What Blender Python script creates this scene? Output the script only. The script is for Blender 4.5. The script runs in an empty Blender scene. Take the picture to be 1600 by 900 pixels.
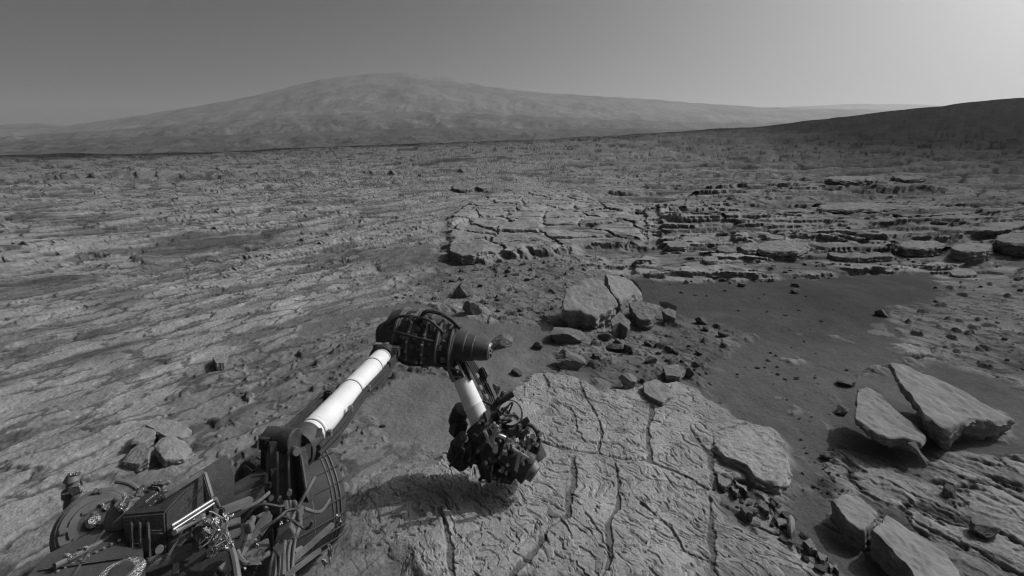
import bpy, bmesh, math, random
import numpy as np
from mathutils import Vector, Matrix
R = math.radians
scene = bpy.context.scene
COL = scene.collection

# ------------------------------------------------------------------ camera
CAM_Z = 2.0
FPX = 800.0      # focal length in pixels of the 1600 px wide photograph
HOR = 235.0      # row of the horizon
cd = bpy.data.cameras.new('camera')
cd.sensor_width = 36.0
cd.lens = 36.0 * FPX / 1600.0
cd.shift_y = -(450.0 - HOR) / 1600.0
cd.clip_start = 0.05
cd.clip_end = 30000
cam = bpy.data.objects.new('camera', cd)
cam.location = (0, 0, CAM_Z)
cam.rotation_euler = (R(90), 0, 0)
COL.objects.link(cam)
scene.camera = cam

# ------------------------------------------------------------------ world, sun
SUN_EL, SUN_AZ = 42.0, 72.0         # azimuth from +Y towards +X
w = bpy.data.worlds.new('World')
scene.world = w
w.use_nodes = True
nt = w.node_tree
for n in list(nt.nodes):
    nt.nodes.remove(n)
sky = nt.nodes.new('ShaderNodeTexSky')
sky.sky_type = 'NISHITA'
sky.sun_disc = False
sky.sun_elevation = R(SUN_EL)
sky.sun_rotation = R(SUN_AZ)
sky.altitude = 0
sky.air_density = 0.6
sky.dust_density = 6.0
sky.ozone_density = 0.0
bw = nt.nodes.new('ShaderNodeRGBToBW')
bg = nt.nodes.new('ShaderNodeBackground')
wo = nt.nodes.new('ShaderNodeOutputWorld')
bg.inputs['Strength'].default_value = 0.037
nt.links.new(sky.outputs[0], bw.inputs[0])
gm = nt.nodes.new('ShaderNodeMath'); gm.operation = 'POWER'; gm.inputs[1].default_value = 1.45
nt.links.new(bw.outputs[0], gm.inputs[0])
nt.links.new(gm.outputs[0], bg.inputs[0])
nt.links.new(bg.outputs[0], wo.inputs[0])
sl = bpy.data.lights.new('sun', 'SUN')
sl.energy = 4.2
sl.angle = R(0.6)
sl.color = (1, 1, 1)
so = bpy.data.objects.new('sun', sl)
COL.objects.link(so)
sd = Vector((math.sin(R(SUN_AZ)) * math.cos(R(SUN_EL)), math.cos(R(SUN_AZ)) * math.cos(R(SUN_EL)), math.sin(R(SUN_EL))))
so.rotation_euler = (-sd).to_track_quat('-Z', 'Y').to_euler()
scene.view_settings.view_transform = 'Standard'
scene.view_settings.look = 'None'
scene.view_settings.exposure = -0.55
scene.view_settings.gamma = 1.0
HAZE = 0.00013
scene.render.engine = 'CYCLES'
scene.cycles.use_denoising = True
scene.render.filter_size = 1.2
scene.cycles.filter_width = 1.2
scene.cycles.max_bounces = 5
scene.cycles.volume_bounces = 1
scene.cycles.use_adaptive_sampling = True

# ------------------------------------------------------------------ noise (numpy)
def _hash(ix, iy, seed):
    h = (ix.astype(np.int64) * 374761393 + iy.astype(np.int64) * 668265263 + seed * 1442695041) & 0xFFFFFFFF
    h = ((h ^ (h >> 13)) * 1274126177) & 0xFFFFFFFF
    h = (h ^ (h >> 16))
    h = (h * 2246822519) & 0xFFFFFFFF
    return (h ^ (h >> 15)) & 0xFFFFFFFF

def noise(x, y, seed=0):
    ix = np.floor(x); iy = np.floor(y)
    fx = x - ix; fy = y - iy
    u = fx * fx * fx * (fx * (fx * 6 - 15) + 10)
    v = fy * fy * fy * (fy * (fy * 6 - 15) + 10)
    def g(dx, dy):
        a = _hash(ix + dx, iy + dy, seed) * (2 * math.pi / 4294967296.0)
        return np.cos(a) * (fx - dx) + np.sin(a) * (fy - dy)
    return ((g(0, 0) * (1 - u) + g(1, 0) * u) * (1 - v) + (g(0, 1) * (1 - u) + g(1, 1) * u) * v) * 1.4

def fbm(x, y, o=4, seed=0, gain=0.5, lac=2.03):
    s = 0; a = 1.0
    for k in range(o):
        s = s + a * noise(x, y, seed + k * 17)
        x = x * lac + 13.7; y = y * lac + 7.3; a *= gain
    return s

def ridged(x, y, o=4, seed=0, gain=0.5):
    s = 0; a = 1.0
    for k in range(o):
        s = s + a * (1 - 2 * np.abs(noise(x, y, seed + k * 17)))
        x = x * 2.03 + 3.7; y = y * 2.03 + 9.3; a *= gain
    return s

def worley(x, y, seed=0):
    """F1, F2 and a random value of the nearest cell"""
    ix = np.floor(x); iy = np.floor(y)
    f1 = np.full(x.shape, 9.0); f2 = np.full(x.shape, 9.0); cid = np.zeros(x.shape)
    for dx in (-1, 0, 1):
        for dy in (-1, 0, 1):
            cx = ix + dx; cy = iy + dy
            h1 = _hash(cx, cy, seed); h2 = _hash(cx, cy, seed + 991)
            px = cx + h1 / 4294967296.0; py = cy + h2 / 4294967296.0
            d = np.hypot(px - x, py - y)
            new = d < f1
            f2 = np.where(new, f1, np.minimum(f2, d))
            cid = np.where(new, (h1 & 0xFFFF) / 65535.0, cid)
            f1 = np.where(new, d, f1)
    return f1, f2, cid

def sstep(a, b, x):
    t = np.clip((x - a) / (b - a), 0, 1)
    return t * t * (3 - 2 * t)

def terrace(v, step, sharp=0.16):
    q = v / step
    f = np.floor(q); r = q - f
    return step * (f + 0.25 * r + 0.75 * sstep(1 - sharp, 1.0, r))

def g0(px, py, z=0.0):
    """point of the level plane z that the photograph shows at px, py"""
    d = (CAM_Z - z) * FPX / (py - HOR)
    return ((px - 800.0) / FPX * d, d)

def sdf(x, y, poly):
    """signed distance to a polygon given in ground coordinates (inside negative)"""
    n = len(poly)
    d = np.full(x.shape, 1e9); inside = np.zeros(x.shape, bool)
    for i in range(n):
        ax, ay = poly[i]; bx, by = poly[(i + 1) % n]
        ex, ey = bx - ax, by - ay
        wx, wy = x - ax, y - ay
        t = np.clip((wx * ex + wy * ey) / (ex * ex + ey * ey + 1e-12), 0, 1)
        d = np.minimum(d, (wx - ex * t) ** 2 + (wy - ey * t) ** 2)
        c = ((ay > y) != (by > y))
        with np.errstate(divide='ignore', invalid='ignore'):
            xi = ax + (y - ay) * ex / (ey if abs(ey) > 1e-12 else 1e-12)
        inside ^= (c & (x < xi))
    d = np.sqrt(d)
    return np.where(inside, -d, d)

def pline(x, y, pts, s=0.0):
    d = np.full(x.shape, 1e9)
    for (ax, ay), (bx, by) in zip(pts[:-1], pts[1:]):
        ex, ey = bx - ax, by - ay
        t = np.clip(((x - ax) * ex + (y - ay) * ey) / (ex * ex + ey * ey + 1e-12), 0, 1)
        d = np.minimum(d, (x - ax - ex * t) ** 2 + (y - ay - ey * t) ** 2)
    return np.sqrt(d)

def GP(l):
    return [g0(a, b) for a, b in l]

SAND_RIGHT = GP([(985, 437), (1100, 441), (1260, 436), (1440, 420), (1475, 432), (1450, 468), (1390, 492), (1400, 545), (1340, 585),
                 (1290, 640), (1320, 690), (1270, 735), (1300, 800), (1420, 905), (1330, 905), (1240, 800), (1238, 720), (1200, 662),
                 (1145, 650), (1110, 612), (1120, 570), (1175, 522), (1060, 492), (1000, 470)])
SAND_BLOCKS = GP([(1300, 600), (1440, 560), (1600, 600), (1700, 680), (1600, 705), (1500, 700), (1440, 740), (1330, 690), (1280, 650)])
SAND_LEFT = GP([(470, 505), (560, 480), (640, 474), (760, 500), (870, 515), (880, 535), (850, 580), (800, 605), (740, 690),
                (690, 700), (640, 690), (600, 690), (560, 640), (610, 600), (700, 582), (690, 560), (620, 500), (560, 497), (470, 525)])
SAND_WEDGE = GP([(180, 745), (250, 735), (420, 740), (520, 790), (430, 900), (150, 880)])
SOIL_LEFT = GP([(330, 570), (520, 505), (640, 490), (720, 560), (640, 610), (640, 700), (560, 740), (470, 800), (380, 760), (310, 700), (260, 620)])
SOIL_RUBBLE = GP([(690, 420), (830, 400), (1000, 432), (1020, 480), (1180, 520), (1140, 640), (960, 590), (860, 560), (760, 480), (640, 470)])
SOIL_RIGHT = GP([(1420, 440), (1600, 430), (1800, 440), (1800, 590), (1600, 590), (1400, 540), (1390, 495)])
PLATFORM = GP([(702, 400), (708, 345), (740, 318), (800, 302), (900, 300), (960, 325), (1005, 350), (1000, 385), (900, 392), (780, 412), (725, 406)])
LEDGE = GP([(985, 436), (1060, 432), (1150, 436), (1250, 432), (1330, 428), (1440, 408), (1500, 402), (1600, 405), (1900, 410), (2600, 330),
            (1700, 262), (1300, 270), (1100, 300), (1010, 330), (1010, 390)])
LEDGE2 = GP([(1040, 392), (1120, 396), (1180, 398), (1290, 404), (1400, 398), (1600, 396), (2000, 390), (2200, 300), (1700, 250), (1200, 260), (1030, 330)])
PLATE_MAIN = GP([(440, 930), (500, 850), (530, 770), (590, 715), (700, 690), (800, 610), (850, 585), (960, 610), (1060, 600), (1130, 640), (1200, 660),
                 (1232, 710), (1232, 752), (1190, 760), (1130, 740), (1150, 800), (1250, 850), (1300, 905)])
CRACKS = [GP(l) for l in (
    [(905, 590), (925, 640), (937, 680), (934, 715)],
    [(840, 690), (880, 705), (935, 716), (1010, 728), (1060, 745), (1110, 770)],
    [(1020, 640), (1014, 680), (1018, 728)],
    [(895, 720), (892, 770), (885, 810), (850, 832), (830, 870), (800, 905)],
    [(960, 730), (962, 770), (965, 800), (948, 825), (950, 870), (940, 905)],
    [(1115, 780), (1122, 810), (1112, 860), (1112, 905)],
    [(1080, 670), (1115, 728), (1118, 770)],
    [(1165, 662), (1115, 680), (1116, 720)],
    [(1000, 790), (1050, 830), (1065, 870), (1110, 890)],
    [(680, 800), (690, 830), (706, 870), (712, 905)],
    [(850, 590), (860, 610), (905, 612), (950, 600)],
)]
CRK_W = [0.009, 0.010, 0.024, 0.018, 0.012, 0.024, 0.014, 0.009, 0.008, 0.010, 0.008]

def terrain(x, y):
    x = np.asarray(x, float); y = np.asarray(y, float)
    r = np.hypot(x, y) + 1e-6
    wx = x + 0.12 * fbm(x * 1.3, y * 1.3, 3, 5) + 0.03 * fbm(x * 9, y * 9, 2, 6)
    wy = y + 0.12 * fbm(x * 1.3 + 40, y * 1.3, 3, 7) + 0.03 * fbm(x * 9, y * 9 + 50, 2, 8)
    tt = x / np.maximum(y, 0.3)
    near = 1 - sstep(14, 26, r)
    # broad relief
    prof = np.interp(tt, [-1.4, -1, -.6, -.25, 0, .25, .5, .75, 1.0, 1.4, 2.5], [.2, 0.9, 1.3, 3.4, 4.6, 6.6, 8.8, 12.8, 18.6, 25, 28])
    base = 1.0 * sstep(24, 150, y) * prof * np.clip(y / r + .2, 0, 1)
    base = base - 14 * sstep(165, 420, r) - 6 * sstep(150, 330, r) * sstep(.1, .8, tt)
    base = base + 0.12 * fbm(x / 9, y / 9, 3, 11) * sstep(4, 16, r) + 0.35 * fbm(x / 60, y / 60, 3, 12) * sstep(25, 80, r)
    # strata: strike turns from left to right
    wl = 1 - sstep(-.35, .1, tt + .12 * noise(x / 5, y / 5, 21))            # left plain
    wr = sstep(.0, .3, tt) * sstep(6.5, 9.0, y)                             # far right shelves
    wn = np.clip(1 - wl - wr, 0, 1)                                         # near right
    def aniso(az, lu, lv, seed, o=5):
        s, c = math.sin(R(az)), math.cos(R(az))
        u = wx * s + wy * c; v = wx * c - wy * s
        v = v + 0.25 * lv * noise(u / lu * .8, v / lu * .8, seed + 3)
        return fbm(u / lu, v / lv, o, seed, .55)
    sl_ = aniso(30, 2.6, .55, 31)
    sl2 = aniso(34, 14, 3.2, 35)
    sr_ = aniso(84, 4.5, 1.3, 41)
    sr2 = aniso(84, 22, 6, 45)
    sn_ = aniso(-24, .9, .28, 51)
    hl = terrace(0.045 * sl_, 0.020, .22) + terrace(0.17 * sl2, 0.055, .07)
    hr = terrace(0.055 * sr_ + .008 * fbm(x * 2, y * 2, 2, 46), 0.045, .14) + terrace(0.30 * sr2 + .06 * sr_, 0.060, .07)
    hn = terrace(0.030 * sn_, 0.011, .25)
    strat = wl * hl + wr * hr + wn * hn
    rmin, rmax = float(r.min()), float(r.max())
    tone = np.full(x.shape, .5); crev = np.zeros(x.shape); plh = 0
    def plates(az, lu, lv, seed, wgt, amp, depth, wid=.07, wp=.35):
        # broken pavement: tilted angular plates with open joints
        nonlocal tone, crev, plh
        if float(np.max(wgt)) < .01: return
        s, c = math.sin(R(az)), math.cos(R(az))
        a = (x * s + y * c) / lu; b = (x * c - y * s) / lv
        a = a + wp * noise(a * .9, b * .9, seed + 1) + wp * .5 * noise(a * 2.9, b * 2.9, seed + 2) + wp * .22 * noise(a * 8, b * 8, seed + 3)
        b = b + wp * noise(a * .9 + 9, b * .9, seed + 4) + wp * .5 * noise(a * 2.9 + 5, b * 2.9, seed + 5) + wp * .22 * noise(a * 8, b * 8 + 3, seed + 6)
        f1, f2, cid = worley(a, b, seed)
        c2 = (cid * 7.31) % 1.0; c3 = (cid * 13.7) % 1.0
        tilt = (a - np.floor(a) - .5) * (c2 - .5) + (b - np.floor(b) - .5) * (c3 - .5)
        op = 1 - sstep(wid * .4, wid * (1 + c2), f2 - f1)
        plh = plh + wgt * (amp * (cid - .5) + amp * .8 * tilt - depth * op)
        tone = tone * (1 - .5 * wgt) + .5 * wgt * c3
        crev = np.maximum(crev, op * wgt)
    farw = wl * 1.0
    if rmax > 2.2 and rmin < 16:
        w1 = (1 - sstep(9, 16, r))
        plates(30, .62, .26, 201, wl * w1 * .9, .022, .016, .10)
        plates(-34, .50, .20, 203, wn * w1, .020, .016, .10)
        plates(84, 1.5, .6, 205, wr * w1, .026, .018, .08, .30)
    if rmax > 7 and rmin < 50:
        w2 = sstep(7, 13, r) * (1 - sstep(34, 50, r))
        plates(40, 2.2, .9, 211, wl * w2, .050, .030, .07)
        plates(84, 2.8, 1.1, 213, (1 - wl) * w2, .055, .035, .05, .28)
    if rmax > 22:
        hf = 1 - .72 * sstep(.15, .5, tt) * sstep(65, 105, r)
        w3 = sstep(22, 45, r) * (1 - sstep(130, 170, r)) * hf
        plates(78, 9, 3.4, 221, w3, .17, .08, .05)
        w4 = sstep(60, 100, r)
        plates(82, 26, 10, 223, w4 * .7 * hf, .28, .12, .05)
    gap = wl * sstep(.02, -.30, sl_ + .5 * sl2 + .10) + wr * sstep(-.05, -.32, sr_ + .4 * sr2) * .8 + wn * .6 * sstep(.0, -.3, sn_)
    # near: calmer amplitude close to the camera on the left
    far_blocky = terrace(0.40 * fbm(x / 22, y / 8, 4, 61), 0.13, .07) * sstep(18, 50, r)
    fade = 1 / (1 + (r / 12) ** 2)
    fine = (0.0045 * ridged(wx * 4.5, wy * 4.5, 4, 71, .6) + 0.0035 * fbm(x * 26, y * 26, 3, 75, .6)) * (.35 + .65 * fade)
    fine = fine + .020 * fbm(x * .9, y * 1.1, 4, 77, .6) * sstep(6, 14, r) + .05 * fbm(x * .3, y * .4, 4, 78, .6) * sstep(18, 50, r)
    yl = 42 + .06 * x + 3 * noise(x / 9, x * 0 + 2, 66) + 1.2 * noise(x / 2.2, x * 0 + 5, 67)
    scarp = .24 * sstep(-.35, .15, y - yl) * (1 - sstep(-6, 6, x)) * sstep(-.2, .2, 1.0 + noise(x / 4, x * 0 + 8, 68))
    yl2 = 24 + 1.8 * noise(x / 6, x * 0 + 3, 69) + .8 * noise(x / 1.3, x * 0 + 4, 70)
    scarp2 = .15 * sstep(-.2, .1, y - yl2) * sstep(-4, 0, x) * sstep(-.1, .3, .25 + noise(x / 5, x * 0 + 1, 71))
    calm = 1 - .45 * wl * sstep(10, 6, r)
    rock = .85 * calm * strat + fine + .6 * far_blocky + plh * calm + scarp + scarp2
    # raised cobbled platform
    dP = sdf(wx, wy, PLATFORM)
    f1, f2, cid = worley(wx * .95 + .2 * noise(wx, wy, 3), wy * .55, 81)
    pl = sstep(.25, -.12, dP)
    rock = rock * (1 - .75 * pl) + pl * (0.13 + .05 * (cid - .5) - .06 * (1 - sstep(.02, .10, f2 - f1)) + .02 * fbm(x * 3, y * 3, 3, 83))
    # shelves of the right
    dL = sdf(wx, wy, LEDGE); dL2 = sdf(wx, wy, LEDGE2)
    rock = rock + .07 * sstep(.08, -.05, dL) + .07 * sstep(.10, -.05, dL2)
    # foreground bedrock plate with cracks
    dM = sdf(wx, wy, PLATE_MAIN)
    lf = sstep(-.35, -.75, x)
    mm = sstep(.05 + .10 * lf, -.05 - .45 * lf, dM + lf * .15 * noise(x * 3, y * 3, 62))
    pits = np.clip(ridged(wx * 6 + wy * 3, wy * 3.5 - wx * 2, 3, 91, .65) - .35, -1, 1.2)
    plate = 0.022 * (1 - .6 * lf) + 0.006 * fbm(x * 1.2, y * 1.2, 2, 93) + terrace(.0060 * aniso(-34, .50, .16, 57, 6), .0035, .14) * sstep(.0, .35, noise(x * 1.6, y * 1.6, 58)) * .8 - 0.0022 * sstep(.35, .75, np.clip(pits, 0, 1.2)) - .007 * sstep(.44, .54, aniso(-36, .11, .03, 59, 3)) - .004 * sstep(.44, .54, aniso(-40, .07, .022, 60, 2)) + .0015 * fbm(x * 30, y * 22, 3, 94, .7)
    cut = 0
    wmod = np.clip(.85 + .9 * noise(x * 2.3, y * 2.3, 65), .25, 1.5)
    for pts, cw0 in zip(CRACKS, CRK_W):
        cw = cw0 * wmod
        dc = pline(wx * .3 + x * .7, wy * .3 + y * .7, pts)
        cut = np.maximum(cut, 1 - sstep(cw * .6, cw * .95 + .005, dc + .010 * noise(x * 11, y * 11, 63) + .004 * noise(x * 40, y * 40, 64)))
    e1, e2, ec = worley(wx * 2.6, wy * 2.6, 97)
    mic = (1 - sstep(.015, .05, e2 - e1)) * sstep(.0, .35, noise(x * 1.2, y * 1.2, 98))
    plate = plate + .010 * (ec - .5) - .010 * cut - .005 * mic
    rock = rock * (1 - mm) + plate * mm
    # sand and soil
    ns = .12 * fbm(x * 2.2, y * 2.2, 3, 101) * np.clip(r / 4, .4, 2)
    sand = sstep(.07, -.05, np.minimum.reduce([sdf(wx, wy, SAND_RIGHT), sdf(wx, wy, SAND_BLOCKS), sdf(wx, wy, SAND_LEFT), sdf(wx, wy, SAND_WEDGE)]) + ns * .5)
    sdr = np.minimum(sdf(wx, wy, SAND_RIGHT), sdf(wx, wy, SAND_BLOCKS))
    feather = sstep(.22, -.30, sdr + ns * 1.6 + .10 * noise(x * 9, y * 9, 131)) * (1 - sand)
    patch = sstep(.30, .50, fbm(x * 1.5 + 4, y * 1.5, 4, 133) - .25 * sstep(-.3, -.05, sdr)) * sand * sstep(6.5, 5.0, y) * sstep(0, .3, tt)
    soil = sstep(.20, -.12, np.minimum.reduce([sdf(wx, wy, SOIL_LEFT), sdf(wx, wy, SOIL_RUBBLE), sdf(wx, wy, SOIL_RIGHT)]) + ns)
    soil = soil * (1 - sand) * (1 - mm)
    dust = sstep(.18, .55, fbm(x * .35, y * .35, 4, 111) + .25 * fbm(x * 2, y * 2, 2, 113)) * (1 - mm) * (1 - pl) * .8 * (1 - sstep(40, 90, r))
    hs = -.020 + .006 * fbm(x * 1.4, y * 1.4, 3, 121) + .0022 * fbm(x * 24, y * 24, 3, 122) + .004 * np.abs(noise(x * 7 + y * 2, y * 3.5, 127))
    k1, k2, kc = worley(wx * 13, wy * 13, 125)
    peb = np.sqrt(np.maximum(0, .10 - k1 * k1)) * (kc > .55) * .045 * (.4 + kc * .6)
    j1, j2, jc = worley(wx * 5, wy * 5, 126)
    peb2 = np.sqrt(np.maximum(0, .07 - (j1 + .05 * noise(x * 25, y * 25, 9)) ** 2)) * (jc > .80) * .16
    hsoil = -.012 + .014 * fbm(x * 3, y * 3, 4, 123, .6) + peb + peb2 * near
    rock2 = rock * (1 - .75 * dust) + dust * .0
    hs = hs + patch * (.012 + .008 * ridged(x * 9, y * 9, 3, 134))
    h = rock2 * (1 - sand) * (1 - soil) + hs * sand + hsoil * soil
    h = h + base
    pitm = sstep(.36, .50, aniso(-36, .14, .035, 59, 3)) * mm
    rk = (1 - .5 * pitm) * (1 - .85 * crev * (1 - mm)) * (1 - .60 * gap * (1 - .5 * sstep(.10, .45, tt) * sstep(40, 80, r)) * (1 - mm) * (1 - pl)) * (1 - sand) * (1 - .45 * soil) * (1 - .6 * dust) * (1 - .68 * cut * mm)
    rk = rk * (1 - .6 * feather) + .5 * patch + .16 * sand * sstep(6.2, 4.6, y) + .06 * sand * (1 + noise(x * 1.1, y * 1.1, 135))
    rk = rk + .26 * sand * sstep(.15, .0, tt)
    rk = np.clip(rk, 0, 1)
    return h, rk, tone * (1 - mm) + mm * (.62 + .45 * ec), pl

GRID = {}
def ground_z(x, y):
    """height of the built ground sheet at x, y"""
    az, rr, Z = GRID['az'], GRID['rr'], GRID['z']
    a = math.atan2(x, y); r = math.hypot(x, y)
    i = int(np.clip(np.searchsorted(az, a) - 1, 0, len(az) - 2)); j = int(np.clip(np.searchsorted(rr, r) - 1, 0, len(rr) - 2))
    u = (a - az[i]) / (az[i + 1] - az[i]); v = (r - rr[j]) / (rr[j + 1] - rr[j])
    return float((Z[j, i] * (1 - u) + Z[j, i + 1] * u) * (1 - v) + (Z[j + 1, i] * (1 - u) + Z[j + 1, i + 1] * u) * v)

# ------------------------------------------------------------------ materials
MATS = {}
def mat(name, base, rough=.9, metal=0.0, var=0.0, vscale=8.0, bump=0.0, bscale=30.0, spec=.3, dust=0.0):
    if spec <= .15: spec, rough = .0, 1.0
    if name in MATS:
        return MATS[name]
    m = bpy.data.materials.new(name); m.use_nodes = True
    t = m.node_tree; b = t.nodes['Principled BSDF']
    b.inputs['Roughness'].default_value = rough
    b.inputs['Metallic'].default_value = metal
    b.inputs['Specular IOR Level'].default_value = spec
    tc = t.nodes.new('ShaderNodeTexCoord')
    def nz(scale, det=5, ro=.6):
        n = t.nodes.new('ShaderNodeTexNoise'); n.inputs['Scale'].default_value = scale
        n.inputs['Detail'].default_value = det; n.inputs['Roughness'].default_value = ro
        t.links.new(tc.outputs['Object'], n.inputs['Vector']); return n
    n = nz(vscale)
    cr = t.nodes.new('ShaderNodeMapRange')
    cr.inputs['From Min'].default_value = .3; cr.inputs['From Max'].default_value = .7
    cr.inputs['To Min'].default_value = base * (1 - var); cr.inputs['To Max'].default_value = base * (1 + var) + dust
    t.links.new(n.outputs['Fac'], cr.inputs['Value'])
    t.links.new(cr.outputs[0], b.inputs['Base Color'])
    if bump:
        n2 = nz(bscale, 8, .65)
        bp = t.nodes.new('ShaderNodeBump'); bp.inputs['Strength'].default_value = 1.0
        bp.inputs['Distance'].default_value = bump
        t.links.new(n2.outputs['Fac'], bp.inputs['Height'])
        t.links.new(bp.outputs[0], b.inputs['Normal'])
    MATS[name] = m
    return m

def ground_material():
    m = bpy.data.materials.new('martian_ground'); m.use_nodes = True
    t = m.node_tree; b = t.nodes['Principled BSDF']
    b.inputs['Roughness'].default_value = 1.0
    b.inputs['Specular IOR Level'].default_value = 0.0
    N = t.nodes.new; L = t.links.new
    geo = N('ShaderNodeNewGeometry')
    at = N('ShaderNodeAttribute'); at.attribute_name = 'soil'
    sep = N('ShaderNodeSeparateColor'); L(at.outputs['Color'], sep.inputs[0])
    def nz(scale, det=6, ro=.6, sx=1, sy=1, rot=0):
        mp = N('ShaderNodeMapping'); mp.inputs['Scale'].default_value = (sx, sy, 1)
        mp.inputs['Rotation'].default_value = (0, 0, rot)
        L(geo.outputs['Position'], mp.inputs['Vector'])
        n = N('ShaderNodeTexNoise'); n.inputs['Scale'].default_value = scale
        n.inputs['Detail'].default_value = det; n.inputs['Roughness'].default_value = ro
        L(mp.outputs[0], n.inputs['Vector']); return n.outputs['Fac']
    def math_(op, a, bb, c=None):
        n = N('ShaderNodeMath'); n.operation = op
        for i, v in enumerate((a, bb, c)):
            if v is None: continue
            if isinstance(v, (int, float)): n.inputs[i].default_value = v
            else: L(v, n.inputs[i])
        return n.outputs[0]
    def rng(v, a, b_, c, d):
        n = N('ShaderNodeMapRange')
        for i, q in zip((1, 2, 3, 4), (a, b_, c, d)): n.inputs[i].default_value = q
        L(v, n.inputs[0]); return n.outputs[0]
    def mix(f, a, b_):
        n = N('ShaderNodeMix'); n.data_type = 'FLOAT'
        L(f, n.inputs[0])
        for i, v in ((2, a), (3, b_)):
            if isinstance(v, (int, float)): n.inputs[i].default_value = v
            else: L(v, n.inputs[i])
        return n.outputs[0]
    big = nz(.5, 5, .6)
    mid = nz(5, 6, .65)
    fine = nz(55, 5, .7)
    stk = nz(2.2, 6, .65, 1.6, .35, R(30))
    rockc = math_('MULTIPLY', rng(mid, .3, .7, .19, .26), rng(fine, .3, .7, .72, 1.26))
    rockc = math_('MULTIPLY', rockc, rng(stk, .3, .7, .76, 1.18))
    sandc = math_('MULTIPLY', rng(mid, .3, .7, .044, .056), rng(fine, .3, .7, .85, 1.12))
    rockc = math_('MULTIPLY', rockc, rng(sep.outputs[1], 0, 1, .84, 1.16))
    c = mix(sep.outputs[0], sandc, rockc)
    c = math_('MULTIPLY', c, rng(big, .3, .7, .88, 1.1))
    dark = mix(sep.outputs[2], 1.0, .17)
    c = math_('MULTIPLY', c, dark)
    L(c, b.inputs['Base Color'])
    # fine relief
    h1 = math_('MULTIPLY', nz(42, 7, .72), mix(sep.outputs[0], .0030, .0065))
    h2 = math_('MULTIPLY', nz(9, 4, .6), mix(sep.outputs[0], .002, .007))
    h3 = math_('MULTIPLY', nz(2.2, 7, .7, 1, .6, R(-8)), math_('MULTIPLY', math_('MULTIPLY', at.outputs['Alpha'], sep.outputs[0]), .16))
    hh = math_('ADD', math_('ADD', h1, h2), h3)
    bp = N('ShaderNodeBump'); bp.inputs['Distance'].default_value = 1.0; bp.inputs['Strength'].default_value = 1.0
    L(hh, bp.inputs['Height']); L(bp.outputs[0], b.inputs['Normal'])
    return m

# ------------------------------------------------------------------ object helpers
def tag(o, label=None, cat=None, group=None, kind=None):
    if label: o['label'] = label
    if cat: o['category'] = cat
    if group: o['group'] = group
    if kind: o['kind'] = kind
    return o

def from_np(name, co, quads=None, m=None, parent=None, smooth=True, faces=None):
    me = bpy.data.meshes.new(name)
    if quads is not None:
        n = len(quads)
        me.vertices.add(len(co)); me.vertices.foreach_set('co', np.asarray(co, np.float32).ravel())
        me.loops.add(4 * n); me.loops.foreach_set('vertex_index', np.asarray(quads, np.int32).ravel())
        me.polygons.add(n)
        me.polygons.foreach_set('loop_start', np.arange(0, 4 * n, 4, dtype=np.int32))
        me.polygons.foreach_set('loop_total', np.full(n, 4, np.int32))
        me.update(calc_edges=True)
    else:
        me.from_pydata([tuple(c) for c in co], [], faces)
    me.polygons.foreach_set('use_smooth', np.full(len(me.polygons), smooth, bool))
    if m: me.materials.append(m)
    o = bpy.data.objects.new(name, me)
    COL.objects.link(o)
    if parent: o.parent = parent
    return o

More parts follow.
